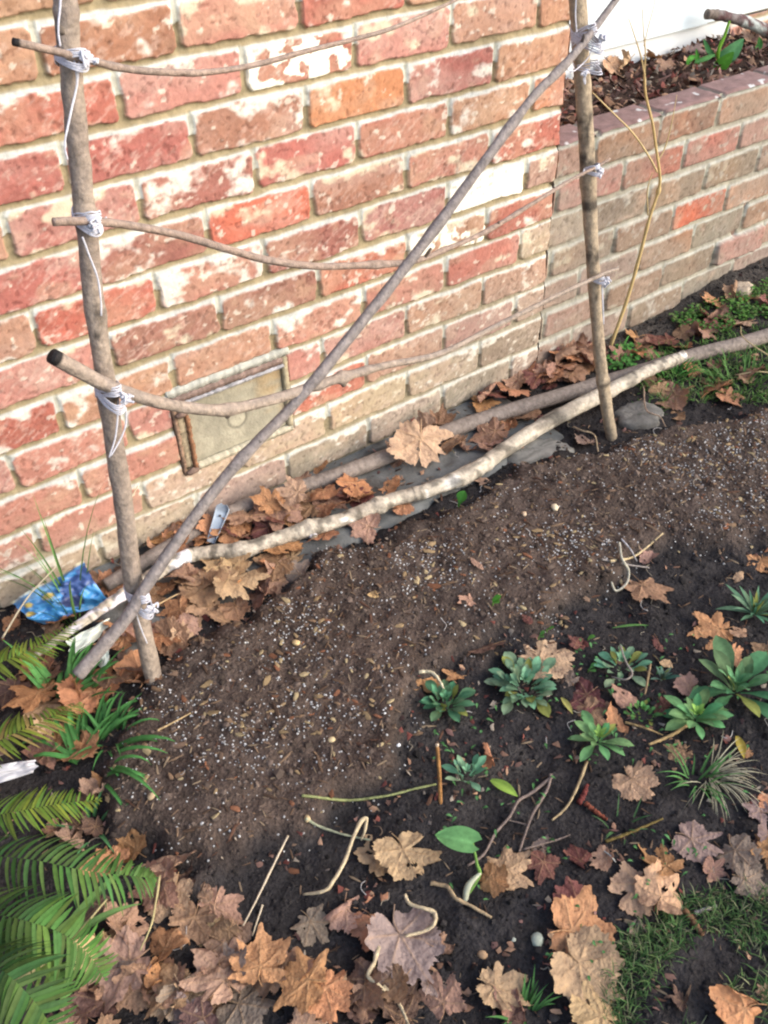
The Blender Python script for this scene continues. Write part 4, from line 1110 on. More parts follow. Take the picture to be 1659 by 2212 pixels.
HAND = [
    # bottom left, beside the fern
    (285, 1834, 92, 'o', 'upright orange brown leaf at the compost edge right of the fern', 20, 45, 'm'), (367, 1874, 105, 'p', 'pinkish brown curled leaf at the lower tip of the compost', 100, 20, 'm'),
    (330, 1925, 115, 'b', 'brown leaf below the pinkish one at the compost tip', 60, 25, 'm'), (440, 1925, 66, 't', 'narrow tan leaf standing on its point in the dark soil', 0, 55, 'v'),
    (485, 1978, 105, 'p', 'pinkish leaf right of the pile, touching the long straw', 200, 20, 'm'), (410, 2005, 110, 'b', 'reddish brown leaf just left of the long straw', 130, 20, 'm'),
    (380, 2052, 115, 'o', 'dark orange leaf in the middle of the pile beside the fern', 250, 25, 'c'), (565, 2078, 138, 'o', 'big orange tan leaf at the foot of the long straw', 330, 12, 'm'),
    (472, 2112, 160, 't', 'broad tan leaf folded along its middle, nearest the long straw foot', 10, 14, 'm'), (640, 2130, 140, 'o', 'orange leaf with dark holes at the bottom edge', 40, 14, 'f'),
    (712, 2178, 125, 'o', 'spotted orange leaf overlapping the holed one', 160, 12, 'f'), (255, 2110, 160, 'p', 'large pinkish leaf below the broad grass blades', 80, 20, 'm'),
    (338, 2115, 84, 'o', 'small bright orange leaf standing on edge in the pile', 0, 50, 'v'), (545, 2182, 145, 'm', 'grey purple leaf below the big orange tan leaf', 220, 12, 'f'),
    (165, 2182, 110, 'p', 'pinkish leaf under the lowest fern frond', 20, 20, 'm'), (365, 2165, 120, 'b', 'brown leaf at the bottom edge between two tan ones', 120, 20, 'm'),
    (278, 2000, 125, 'p', 'brown pink leaf touching the tips of the longest frond', 300, 20, 'm'),
    # centre bottom
    (683, 2010, 96, 'm', 'purple grey leaf alone on dark soil left of the big tan pair', 180, 8, 'f'), (748, 1985, 100, 'p', 'pinkish brown leaf with holes below the pale bent root', 150, 16, 'c'),
    (812, 1850, 118, 't', 'tan leaf half tucked under the big tan sycamore leaf', 60, 10, 'f'), (885, 1868, 150, 't', 'big flat tan sycamore leaf left of the heart-shaped seedling', 170, 6, 'f'),
    (828, 2005, 128, 'o', 'tan orange leaf beneath the big tan sycamore leaf', 190, 14, 'm'), (885, 2062, 185, 'm', 'largest purple brown leaf with an orange lower rim', 175, 10, 'm'),
    (850, 2150, 100, 'b', 'brown leaf under the largest purple one', 90, 20, 'm'), (950, 2150, 105, 'b', 'folded brown leaf right of the largest purple one', 330, 25, 'm'),
    (955, 2052, 84, 'b', 'small brown leaf at the right rim of the largest purple one', 250, 25, 'c'), (1095, 2152, 125, 't', 'dull tan leaf alone near the bottom centre', 215, 14, 'm'),
    (1160, 1832, 74, 'm', 'small grey purple leaf beside the forked twig', 200, 10, 'f'), (1110, 1875, 115, 't', 'tan pink leaf right of the seedling stem', 260, 14, 'm'),
    (1168, 1884, 72, 'r', 'reddish leaf under the small grey purple one', 120, 20, 'm'), (1070, 1915, 82, 'o', 'small ragged orange leaf beside the seedling foot', 190, 18, 'm'),
    (1240, 1855, 62, 'r', 'small curled red leaf in the dark soil left of the pink pair', 20, 30, 'c'), (1295, 1862, 70, 'p', 'thin pinkish leaf near the brown flat stick', 80, 20, 'm'),
    (1418, 1862, 105, 'o', 'orange leaf standing tall with a pointed tip above the mossy grass', 0, 25, 'm'), (1440, 1925, 125, 't', 'tan curled leaf leaning on the tall orange one', 280, 22, 'c'),
    (1362, 1938, 125, 'p', 'pink brown leaf with a hole left of the tall orange one', 100, 16, 'm'), (1230, 1965, 95, 'r', 'dark red leaf half hidden above the long curved orange leaf', 80, 14, 'm'),
    (1268, 2022, 165, 'o', 'long curved orange leaf with dark spots left of the mossy grass', 230, 14, 'm'), (1280, 2112, 160, 't', 'large tan leaf below the long curved orange one', 190, 12, 'm'),
    (1270, 2190, 145, 't', 'tan leaf cut by the bottom edge beside the mossy grass', 30, 14, 'm'), (1515, 1832, 118, 'm', 'big purple grey leaf above the mossy grass', 200, 8, 'f'),
    (1600, 1862, 110, 'm', 'grey purple leaf right of the big purple grey one', 170, 16, 'm'), (1650, 1855, 75, 'o', 'orange brown leaf cut by the right edge above the mossy grass', 60, 14, 'm'),
    (1625, 1915, 90, 'm', 'purple leaf pointing into the mossy grass', 210, 14, 'm'), (1575, 2205, 150, 'o', 'orange curled leaf at the bottom right corner', 80, 20, 'c'),
    (1655, 2150, 75, 't', 'tan leaf tip at the right edge low in the mossy grass', 0, 30, 'm'), (1465, 2155, 58, 'd', 'dark brown balled leaf sitting in the mossy grass', 0, 30, 'c'),
    (1380, 1702, 92, 't', 'tan leaf lying between two rosettes and the dry grass tuft', 180, 10, 'f'), (1652, 1738, 50, 'o', 'small orange leaf at the right edge by the dry grass tuft', 90, 20, 'm'),
    (1625, 1752, 58, 'm', 'purple brown leaf beside the small orange one', 30, 20, 'm'), (1372, 2010, 58, 'm', 'small grey leaf at the left rim of the mossy grass', 70, 14, 'v'),
    (1205, 2062, 74, 'p', 'thin pinkish leaf curling under the long curved orange one', 110, 22, 'c'),
    # among the rosettes
    (918, 1482, 82, 'o', 'tan orange leaf tucked behind the leftmost rosette', 160, 18, 'm'), (978, 1462, 56, 'o', 'small brown leaf behind the leftmost rosette, under the pale curved stem', 40, 25, 'm'),
    (1045, 1408, 88, 'd', 'dark narrow leaf edge above the largest pale rosette', 80, 30, 'v'), (1190, 1420, 128, 't', 'wide tan leaf behind the pale green rosette', 255, 12, 'f'),
    (1222, 1466, 52, 'm', 'small grey leaf right of the pale green rosette', 0, 14, 'm'), (1250, 1515, 98, 'r', 'red brown leaf between the pale rosette and the loose one', 80, 18, 'm'),
    (1283, 1552, 74, 'b', 'brown leaf behind the bright star rosette', 180, 18, 'm'), (1340, 1510, 84, 'p', 'tan pink leaf standing upright below the loose rosette', 0, 42, 'v'),
    (1335, 1567, 82, 'o', 'slender orange pink leaf right of the star rosette', 160, 35, 'v'), (1402, 1282, 108, 'b', 'brown five-lobed leaf alone on the grey soil', 170, 10, 'm'),
    (1530, 1366, 92, 'o', 'rounded tan orange leaf on the dark soil', 60, 14, 'm'), (1642, 1226, 66, 'o', 'orange brown leaf at the right edge of the compost', 120, 20, 'm'),
    (1602, 1432, 90, 'o', 'orange brown leaf above the large-leaved rosette', 200, 18, 'm'), (1648, 1415, 66, 'b', 'brown leaf at the right edge above the large-leaved rosette', 60, 20, 'm'),
    (1425, 1396, 54, 'r', 'small dark red leaf right of the loose rosette top', 150, 20, 'v'), (1395, 1197, 46, 'p', 'small pinkish curled leaf beside the dry sticks', 0, 35, 'c'),
    (1475, 1490, 62, 'p', 'pink leaf between the loose rosette and the large-leaved one', 60, 20, 'm'), (1525, 1502, 38, 'p', 'pale pink balled leaf caught in the large-leaved rosette', 0, 30, 'c'),
    (1425, 1527, 46, 'r', 'small red leaf beside the clover-like seedling', 40, 25, 'm'), (1590, 1368, 44, 't', 'beige scrap of leaf left of the narrow-leaved plant', 30, 20, 'm'),
    (1240, 1392, 42, 'r', 'red brown scrap of leaf above the loose rosette', 0, 25, 'c'), (1027, 1218, 36, 'p', 'small pinkish leaf lying flat on the compost', 0, 12, 'v'),
    (1005, 1303, 42, 'p', 'dull pinkish scrap of leaf in the middle of the compost', 80, 12, 'm'), (1462, 1630, 62, 'b', 'reddish brown leaf below the large bright rosette', 80, 14, 'm'),
    (1050, 1642, 66, 'o', 'orange brown leaf behind the small upright rosette', 40, 24, 'c'), (1592, 1252, 34, 't', 'tiny tan leaf below the orange brown one at the compost edge', 100, 14, 'v'),
    (1135, 1340, 30, 'r', 'tiny red leaf sliver on the compost rim', 0, 30, 'v'), (1437, 1438, 44, 't', 'small tan leaf under the loose rosette stalks', 60, 18, 'v'),
    (805, 1287, 32, 'y', 'small yellowish leaf sliver on the compost', 70, 8, 'v'), (1610, 1627, 30, 'o', 'tiny orange leaf below the large-leaved rosette', 60, 18, 'm'),
    # along the wall on the right
    (905, 905, 80, 't', 'tan curled leaf standing against the wall above the grey pole', 10, 45, 'c'),
    (1050, 947, 92, 'b', 'brown pink leaf on the concrete below the grey pole', 70, 18, 'm'), (985, 972, 66, 'b', 'brown leaf right of the big leaning tan leaf', 150, 25, 'c'),
    (1042, 862, 74, 'b', 'brown folded leaf near the wall above the grey pole', 30, 30, 'c'), (1105, 832, 72, 'p', 'pale pinkish leaf with a curled rim near the wall', 60, 30, 'm'),
    (1132, 788, 96, 'o', 'orange ragged leaf against the foot of the brick wall', 20, 40, 'm'), (1210, 788, 92, 'o', 'orange brown leaf below the tall orange sliver', 80, 30, 'm'),
    (1225, 745, 62, 'o', 'tall orange sliver of leaf standing against the wall', 0, 62, 'v'), (1172, 824, 80, 'o', 'orange leaf between the wall heap and the grey pole', 120, 25, 'm'),
    (1258, 780, 80, 'b', 'brown leaf heaped just left of the right post', 200, 30, 'c'), (1170, 905, 36, 'r', 'small reddish leaf on the concrete above the pale branch', 0, 20, 'm'),
    (1258, 957, 62, 'm', 'purple brown leaf at the soil edge left of the right post', 30, 18, 'm'), (1425, 747, 78, 'r', 'dark red leaf on the soil right of the right post', 70, 14, 'm'),
    (1332, 772, 58, 'b', 'brown leaf just right of the right post by the golden stalk', 20, 30, 'm'), (1442, 868, 96, 'b', 'reddish brown leaf below the grass clump', 80, 16, 'm'),
    (1470, 850, 56, 't', 'narrow tan leaf standing in the reddish brown one', 0, 50, 'v'), (1530, 850, 98, 'o', 'orange brown leaf at the top rim of the compost', 50, 22, 'm'),
    (1578, 868, 70, 'o', 'orange leaf right of it on the compost rim by the grass', 190, 18, 'm'), (1535, 657, 58, 'o', 'orange brown leaf at the foot of the planter', 50, 26, 'm'),
    (1575, 637, 48, 'b', 'brown leaf beside the pale stone lump', 0, 30, 'c'), (1605, 702, 58, 'p', 'brown pink leaf in the green ground cover', 80, 18, 'm'),
    (1545, 782, 44, 'r', 'small dark red leaf beside the grey pole in the grass', 0, 26, 'c'), (1040, 1042, 36, 'p', 'small pale pinkish leaf on the soil below the pale branch', 60, 22, 'm'),
    (842, 1056, 66, 'o', 'rounded tan orange leaf touching the pale branch', 60, 24, 'm'), (862, 1102, 56, 'o', 'dark orange leaf under the pale branch', 100, 16, 'm'),
    (1460, 905, 46, 'b', 'small brown leaf on the compost rim right of the stone', 100, 16, 'm'),
    # left, around the branch
    (520, 1140, 100, 'p', 'pinkish leaf just right of the grey bracket', 60, 22, 'm'), (600, 1130, 100, 'p', 'brown pink leaf above the pale branch', 150, 18, 'm'),
    (372, 1172, 60, 'o', 'tan orange leaf left of the diagonal stick', 60, 30, 'c'), (440, 1170, 56, 'o', 'small curled tan leaf left of the grey bracket', 30, 30, 'c'),
    (490, 1172, 70, 'o', 'orange leaf at the foot of the grey bracket', 120, 22, 'm'), (620, 1192, 98, 'o', 'pinkish orange leaf just below the pale branch', 210, 16, 'm'),
    (690, 1162, 72, 'o', 'dark orange leaf beneath the pale branch knot', 100, 18, 'm'), (780, 1140, 82, 'p', 'pinkish leaf right of the pale branch knot', 30, 18, 'm'),
    (500, 1228, 135, 't', 'big tan leaf lying under the pale branch', 190, 10, 'f'), (435, 1272, 82, 'p', 'pinkish leaf right of the left post', 100, 18, 'm'),
    (527, 1283, 125, 't', 'tan brown leaf with dark holes beside the compost', 240, 12, 'm'), (582, 1232, 95, 'b', 'brown leaf overlapping the big tan one', 80, 18, 'm'),
    (640, 1242, 70, 'm', 'greyish leaf at the compost rim below the pale branch', 0, 22, 'c'), (450, 1318, 105, 'b', 'brown crinkled leaf between left post and compost', 160, 18, 'c'),
    (350, 1282, 70, 'o', 'orange brown leaf right beside the left post tie', 60, 26, 'm'), (365, 1392, 78, 'o', 'orange tan leaf at the compost edge by the left post', 200, 16, 'm'),
    (300, 1372, 88, 'b', 'brown leaf between the left post and the diagonal stick', 70, 20, 'm'), (190, 1498, 135, 'o', 'big orange brown leaf at the foot of the diagonal stick', 10, 22, 'm'),
    (68, 1524, 125, 'o', 'orange leaf overhung by a fern frond', 90, 20, 'm'), (260, 1490, 100, 'd', 'dark brown leaf right of the big orange one', 200, 24, 'm'),
    (115, 1592, 72, 't', 'tan leaf in the green blades below the orange leaf', 160, 24, 'm'), (200, 1258, 62, 'b', 'brown leaf right of the blue wrapper', 100, 22, 'm'),
    
    (700, 1090, 66, 'o', 'orange brown leaf between the poles left of the rounded tan orange one', 150, 24, 'm'), (740, 1086, 46, 'r', 'dark red curled leaf between the poles', 60, 26, 'c'),
    (690, 1012, 44, 'o', 'small orange leaf between the grey pole and the wall', 30, 24, 'm'), (648, 1040, 46, 'p', 'small pinkish leaf behind the grey pole near the wall', 90, 24, 'c'),
]
for (u, v, s_, c_, lab, rot, tl, var) in HAND:
    leaf(u, v, s_, c_, lab, rot, tl, var)
# leaves that rest on the grey pole
for (u, v, s_, c_, lab, rot, z_, var, tx) in ((905, 985, 128, 't', 'big tan sycamore leaf leaning over the grey pole', 165, .030, 'f', 38), (578, 1087, 74, 'o', 'reddish pointed leaf overlapping the grey pole', 20, .030, 'm', 25), (628, 1074, 84, 'p', 'pink brown leaf on the grey pole right of the reddish pointed one', 80, .030, 'm', 20)):
    P = at_plane(u, v, 2, z_)
    o = leaf(0, 0, sz(u, v, s_, z_) * .62, c_, lab, rot, 6, var, None, P=P)
    o.rotation_euler = Euler((math.radians(tx), 0, 0)).to_matrix().to_4x4().to_euler() if False else (Matrix.Rotation(-0.45, 4, 'Z') @ Matrix.Rotation(math.radians(tx), 4, 'X') @ Matrix.Rotation(math.radians(rot), 4, 'Z')).to_euler()
    o.location = [float(q) for q in P + np.array([0, 0, .012])]

# scraps of dead leaf over the planter soil
def scraps(name, pts, size, cols, seed, label, cat, curl=1.0):
    rs = np.random.RandomState(seed)
    V = []; F = []; C = []; o = 0
    for p, s_, c in zip(pts, size, cols):
        n = rs.randint(5, 8)
        an = np.sort(rs.rand(n)) * 2 * math.pi
        r = s_ * rs.uniform(.45, 1, n)
        e = np.array(Euler((rs.uniform(-.9, .9), rs.uniform(-.9, .9), rs.uniform(0, 6.28))).to_matrix())
        x = r * np.cos(an); y = r * np.sin(an) * .7
        q = np.stack([x, y, curl * 6 * x * x / 1 * rs.uniform(-4, 8) * .5], -1)
        q = np.vstack([q, [[0, 0, s_ * .2]]]) @ e.T + p
        V.append(q); C.append(np.repeat(c[None] * rs.uniform(.8, 1.2), n + 1, 0))
        F += [(o + i, o + (i + 1) % n, o + n) for i in range(n)]
        o += n + 1
    ob = mk(name, np.concatenate(V), F, M_BITS, None, True, np.concatenate(C))
    return tag(ob, label, cat, kind='stuff')


rs_ = np.random.RandomState(77)
npl = 1500
px_ = rs_.uniform(CORNER + .01, 2.7, npl); py_ = rs_.uniform(0.075, 0.385, npl)
palp = np.array([[0.19, 0.11, 0.075], [0.28, 0.17, 0.11], [0.13, 0.075, 0.06], [0.15, 0.05, 0.04], [0.24, 0.20, 0.16], [0.05, 0.03, 0.026], [0.18, 0.10, 0.085]])
scraps('leaf_litter', np.stack([px_, py_, pheight(px_, py_) + rs_.uniform(0, .014, npl)], -1), rs_.uniform(.007, .022, npl), palp[rs_.randint(0, 7, npl)], 78, 'mat of broken brown and red leaf litter filling the planter', 'leaf litter')
gp = ground_pts(2400, lambda x, y: (1 - bedmask(x, y)) * (0.25 + 0.75 * (x < .9)) * (fbm(x * 7, y * 7, 211, 2) > .42), 79, 0.002)
scraps('leaf_crumbs', gp, np.random.RandomState(80).uniform(.003, .011, len(gp)), palp[np.random.RandomState(81).randint(0, 7, len(gp))], 82, 'small broken bits of dead leaf over the dark soil', 'leaf crumbs')
for (u, v, s_, c_, lab, var) in [(1290, 140, .050, 't', 'tan crumpled leaf in the planter against the white siding', 'c'), (1312, 155, .052, 't', 'pale tan leaf beside the crumpled one in the planter corner', 'm'), (1392, 130, .04, 'o', 'orange leaf at the back of the planter left of its plant', 'm'),
                                 (1285, 215, .04, 'b', 'brown leaf in the planter just right of the right post', 'c'), (1440, 150, .035, 'b', 'brown leaf tipped up in the planter near the golden stalk tops', 'm'), (1262, 165, .035, 'd', 'dark leaf in the planter corner behind the right post', 'c'),
                                 (1620, 95, .045, 'p', 'pinkish leaf in the planter under the lichened branch', 'm'), (1500, 120, .035, 'm', 'grey brown leaf in the planter left of the green plant', 'c')]:
    P = at_plane(u, v, 2, 0.52)
    for _ in range(4): P = at_plane(u, v, 2, float(pheight(min(P[0], 2.7), min(max(P[1], .07), .38))))
    P = np.array([min(P[0], 2.7), min(max(P[1], .08), .36), 0]); P[2] = float(pheight(P[0], P[1])) + .006
    leaf(0, 0, s_, c_, lab, None, 40, var, None, P=P)

# ------------------------------------------------------------------ green plants
def blade_leaf(mb, base, direc, length, width, col, arch=0.5, up=0.6, prof='spat', n=7, fold=0.25, twist=0.0):
    """one leaf: leaves base going outwards along direc (2D angle), rising then arching over"""
    d = np.array([math.cos(direc), math.sin(direc), 0.0])
    s = np.array([-math.sin(direc), math.cos(direc), 0.0])
    V = []; F = []; C = []
    p = np.array(base, float); el = up
    ds = length / (n - 1)
    for i in range(n):
        t = i / (n - 1)
        if prof == 'spat': wv = width * (0.22 + 0.78 * float(sstep(.15, .66, t))) * (1 if t < .60 else max(0.0, 1 - ((t - .60) / .402) ** 1.9) ** .72 * .97 + .03)
        elif prof == 'lance': wv = width * max(0.03, math.sin(math.pi * (t * .86 + .1)) ** 1.1) * (1 if t < .95 else .45)
        elif prof == 'round': wv = width * max(0.05, math.sqrt(max(0, 1 - (2 * t - 1) ** 2)))
        else: wv = width * max(0.04, (1 - t ** 2.2)) * (0.6 + .4 * min(1, t * 6))
        dirv = d * math.cos(el) + np.array([0, 0, 1]) * math.sin(el)
        nrm = np.cross(s, dirv); nrm = -nrm / np.linalg.norm(nrm)
        sd_ = s * math.cos(twist * t) + nrm * math.sin(twist * t)
        if nrm[2] < 0: nrm = -nrm
        for k_ in (-1, -.5, 0, .5, 1):
            V.append(p + sd_ * k_ * wv / 2 + nrm * (abs(k_) * fold * wv / 2))
            C.append(np.array(col) * (1.25 if k_ == 0 else 1.0) * (0.92 + .12 * t))
        p = p + dirv * ds
        el -= arch / (n - 1) * 2 * (0.4 + t)
    for i in range(n - 1):
        for k_ in range(4):
            F.append((i * 5 + k_, i * 5 + k_ + 1, i * 5 + 6 + k_, i * 5 + 5 + k_))
    mb.add(V, F, C)


GD = (0.07, 0.18, 0.092); GB = (0.095, 0.24, 0.095); GP = (0.13, 0.26, 0.155); GY = (0.16, 0.22, 0.03); GG = (0.06, 0.17, 0.03)


def rosette(u, v, wpx, n, col, label, name='rosette_plant', prof='spat', ratio=0.36, arch=.8, seed=0, heart=8, heartcol=None, levels=3, cat='plant', group=None, upm=1.0, spread=.1, lmul=1.0):
    P = G(u, v)
    Rr = sz(u, v, wpx) / 2
    rs = random.Random(seed)
    root = empty(name, P, label, cat, group)
    mb = MB()
    for i in range(n):
        lv = i / n
        an = i * 2.399 + rs.uniform(-.3, .3)
        ln = Rr * lmul * (1.22 - 0.62 * lv) * rs.uniform(.72, 1.15)
        sp_ = spread * rs.uniform(.3, 1.1)
        c = np.array(col) * rs.uniform(.75, 1.3)
        c[0] *= rs.uniform(.8, 1.5)
        if rs.random() < .10: c = np.array((.22, .24, .06)) * rs.uniform(.7, 1.1)
        blade_leaf(mb, P + np.array([sp_ * Rr * math.cos(an), sp_ * Rr * math.sin(an), 0.004 + 0.10 * Rr * lv]), an + rs.uniform(-.35, .35), ln, ln * ratio * rs.uniform(.85, 1.15), c, arch * rs.uniform(.7, 1.2) * (1 - .4 * lv), (0.30 + 0.85 * lv) * rs.uniform(.8, 1.15) * upm, prof, 8, rs.uniform(.12, .35), rs.uniform(-.3, .3))
    mb.build('outer_leaves', M_GREEN, root, P)
    if heart:
        mb = MB()
        for i in range(heart):
            an = i * 2.399
            ln = Rr * rs.uniform(.28, .42)
            blade_leaf(mb, P + np.array([0, 0, 0.012 + .12 * Rr]), an, ln, ln * ratio * 1.1, np.array(heartcol or np.array(col) * 1.35) * rs.uniform(.9, 1.15), .4, rs.uniform(.9, 1.35), prof, 6, .3)
        mb.build('young_leaves', M_GREEN, root, P)
    return root


RG = 'rosettes in the dark soil'
rosette(962, 1528, 128, 34, GD, 'compact dark green rosette, leftmost of the row', seed=1, ratio=.42, arch=.55, upm=1.3, group=RG, spread=.3, lmul=.72)
rosette(1132, 1490, 178, 62, GP, 'dense pale green rosette of many small spoon leaves', seed=2, ratio=.42, arch=.5, upm=1.15, group=RG, spread=.45, lmul=.56)
rosette(1340, 1446, 140, 26, GP, 'loose pale rosette with dry grey stalks through it', seed=3, ratio=.42, arch=.5, upm=1.1, group=RG, spread=.5, lmul=.55)
rosette(1290, 1608, 140, 17, GB, 'bright star-shaped rosette beside the slender orange leaf', seed=4, ratio=.33, arch=.6, prof='spat', heartcol=(.17, .30, .07), group=RG)
rosette(1500, 1560, 150, 20, GB, 'bright rosette joined to the large-leaved one on its left', seed=5, ratio=.34, arch=.6, prof='spat', heartcol=(.18, .32, .07), group=RG, lmul=.92)
rosette(1585, 1500, 225, 20, (0.075, .18, .08), 'large-leaved dark green rosette near the right edge', seed=6, ratio=.31, arch=.5, prof='spat', upm=1.2, group=RG, lmul=.9)
rosette(1628, 1330, 130, 30, (0.085, .19, .11), 'narrow-leaved bluish green plant at the right edge', name='narrow_leaved_plant', seed=7, ratio=.17, arch=.4, prof='lance', heart=6, upm=1.3)
rosette(1008, 1682, 112, 15, GP, 'small upright rosette behind the reddish peg', seed=8, ratio=.38, arch=.35, heart=4, upm=1.5, group=RG, spread=.35, lmul=.75)
rosette(1385, 1545, 78, 34, (0.09, .21, .06), 'clover-like seedling of tiny round leaves', name='weed_seedling', seed=9, ratio=.6, arch=.3, heart=8, upm=1.3, spread=.7, lmul=.4)
rosette(1428, 1470, 66, 14, (0.09, .17, .12), 'tiny grey green plant between two rosettes', name='weed_seedling', seed=10, ratio=.26, arch=.3, prof='lance', heart=4, upm=1.4)
# single yellow leaf of the small rosette
def loose_leaf(name, px, width, z, col, label, cat, prof='lance'):
    P0 = G(*px[0]); P1 = G(*px[1])
    d = P1 - P0
    mb = MB()
    blade_leaf(mb, np.array([0, 0, z]), math.atan2(d[1], d[0]), np.linalg.norm(d[:2]), width, col, .25, .25, prof, 9, .3)
    o = mb.build(name, M_GREEN); o.location = P0
    return tag(o, label, cat)
loose_leaf('yellowing_leaf', [(1060, 1690), (1118, 1728)], .017, .006, (0.26, .40, .07), 'yellow green leaf lying right of the small upright rosette', 'leaf')
loose_leaf('yellowing_leaf', [(1212, 1512), (1237, 1546)], .010, .006, (0.36, .33, .10), 'yellowed leaf below the pale green rosette', 'leaf')
loose_leaf('yellowing_leaf', [(1590, 1595), (1603, 1650)], .014, .006, (0.34, .26, .05), 'yellow orange leaf under the large-leaved rosette', 'leaf')
loose_leaf('grass_strand', [(1322, 1360), (1400, 1362)], .005, .004, (0.10, .22, .06), 'thin green blade lying on the soil above the loose rosette', 'blade')

# upright leaf at the compost edge and other sprouts
def sprout(u, v, hpx, wpx, label, n=1, prof='spat', lean=0.2, col=GG, seed=0, face=None):
    P = G(u, v); s_ = sz(u, v, hpx) * 1.15; w_ = sz(u, v, wpx)
    rs = random.Random(seed)
    root = empty('sprout', P, label, 'sprout')
    mb = MB()
    for i in range(n):
        an = (face if face is not None else -0.9) + (i - (n - 1) / 2) * 1.3
        blade_leaf(mb, P + np.array([0, 0, s_ * .25]), an, s_ * .8, w_, np.array(col) * rs.uniform(.85, 1.15), .2, 1.1 - lean, prof, 9, .25)
    mb.build('leaf', M_GREEN, root, P)
    mb = MB(); tube(mb, [P - np.array([0, 0, .004]), P + np.array([.001, 0, s_ * .28])], [.0016, .0012], (0.12, .22, .05), 6, 6)
    mb.build('stem', M_GREEN, root, P)
    return root
sprout(990, 1102, 40, 26, 'single glossy green leaf standing at the compost edge by the pale branch', 1, 'spat', .1, (0.06, .22, .035), 1, 0.3)
sprout(1064, 1308, 26, 16, 'tiny two-leaved green sprout in the compost', 2, 'round', .3, (0.07, .24, .03), 2)
sprout(1180, 1365, 22, 10, 'tiny green sprout above the wide tan leaf', 1, 'spat', .3, (0.09, .26, .05), 3)
sprout(1162, 1384, 22, 10, 'tiny green sprout behind the wide tan leaf', 2, 'spat', .3, (0.09, .26, .05), 4)
sprout(1270, 1382, 18, 12, 'tiny round-leaved sprout left of the loose rosette', 1, 'round', .4, (0.10, .28, .05), 5)
sprout(1270, 1452, 26, 12, 'tiny green sprout between the wide tan leaf and loose rosette', 2, 'spat', .4, (0.07, .2, .05), 6)

# heart-leaved seedling
P = G(1008, 1930)
sdl = empty('heart_leaf_seedling', P, 'seedling with one large heart-shaped leaf on a bent pale stem', 'seedling')
A_ = at_plane(1030, 1865, 2, P[2] + .035); B_ = at_plane(1022, 1822, 2, P[2] + .055)
mb = MB(); tube(mb, [P + [0, 0, -.004], at_plane(1035, 1890, 2, P[2] + .018), A_, B_], [.0035, .0028, .0020, .0014], (0.16, .30, .07), 24, 8)
mb.build('stem', M_GREEN, sdl, P)
mb = MB(); tube(mb, [P + [-.008, -.006, -.004], P + [.004, .002, .012], at_plane(1038, 1885, 2, P[2] + .022)], [.004, .0045, .002], (0.50, .52, .38), 14, 8)
mb.build('sheath', M_GREEN, sdl, P)
mb = MB()
c0 = B_; tip = at_plane(940, 1800, 2, P[2] + .052)
ax = tip - c0; Ln = np.linalg.norm(ax); ax /= Ln; sx = np.cross([0, 0, 1], ax); sx /= np.linalg.norm(sx)
V = []; C = []; F = []
NU, NV = 13, 9
for i in range(NU):
    t = i / (NU - 1)
    wv = Ln * 0.36 * (math.sin(math.pi * (0.12 + .88 * t) ** .8) ** .75 if t < 1 else 0.0) * (1 if t > .0 else .6)
    for j in range(NV):
        q = (j / (NV - 1) - .5) * 2
        back = -0.10 * Ln * abs(q) ** 1.5 * (1 - t) ** 3 * 2
        V.append(c0 + ax * (t * Ln + back) + sx * q * wv + np.array([0, 0, 0.10 * Ln * (abs(q) ** 1.6) * .6 + .04 * Ln * math.sin(t * 3.1) - .12 * Ln * t * t]))
        C.append(np.array((0.15, .35, .125)) * (1.3 if j == NV // 2 else 1.0))
for i in range(NU - 1):
    for j in range(NV - 1): F.append((i * NV + j, i * NV + j + 1, (i + 1) * NV + j + 1, (i + 1) * NV + j))
mb.add(V, F, C)
mb.build('leaf', M_GREEN, sdl, P)

# plant in the planter
P = at_plane(1555, 125, 2, 0.50); P[1] = min(P[1], .3); P[2] = float(pheight(P[0], P[1]))
pp = empty('broad_leaved_plant', P, 'green broad-leaved plant growing in the brick planter', 'plant')
def vleaf(mb, pts, width, col):
    path = catmull(pts, 10); n = len(path); V = []; F = []; C = []
    view = np.array([-.6, -.75, .35])
    for i in range(n):
        t = i / (n - 1); T = path[min(i + 1, n - 1)] - path[max(i - 1, 0)]; T /= np.linalg.norm(T)
        s = np.cross(T, view); s /= np.linalg.norm(s)
        nn_ = np.cross(s, T)
        wv = width * max(0.04, math.sin(math.pi * min(1, (t * .9 + .08))) ** .8)
        for k_ in (-1, -.5, 0, .5, 1):
            V.append(path[i] + s * k_ * wv / 2 + nn_ * abs(k_) * wv * .12); C.append(np.array(col) * (1.25 if k_ == 0 else 1))
    for i in range(n - 1):
        for k_ in range(4): F.append((i * 5 + k_, i * 5 + k_ + 1, i * 5 + 6 + k_, i * 5 + 5 + k_))
    mb.add(V, F, C)
def pl(u, v, y): return at_plane(u, v, 1, y)
mb = MB()
yb = P[1]
vleaf(mb, [pl(1548, 132, yb), pl(1575, 118, yb - .02), pl(1606, 84, yb - .03)], .040, (0.07, .20, .08))
vleaf(mb, [pl(1545, 150, yb - .03), pl(1560, 138, yb - .05), pl(1585, 112, yb - .07)], .034, (0.08, .25, .03))
vleaf(mb, [pl(1508, 152, yb), pl(1506, 130, yb), pl(1504, 105, yb - .01)], .013, (0.05, .19, .03))
vleaf(mb, [pl(1485, 140, yb), pl(1490, 128, yb), pl(1503, 120, yb)], .014, (0.06, .22, .03))
vleaf(mb, [pl(1545, 122, yb + .01), pl(1530, 108, yb + .02), pl(1520, 84, yb + .03)], .013, (0.045, .15, .05))
vleaf(mb, [pl(1632, 110, yb), pl(1640, 98, yb), pl(1640, 80, yb)], .018, (0.05, .16, .04))
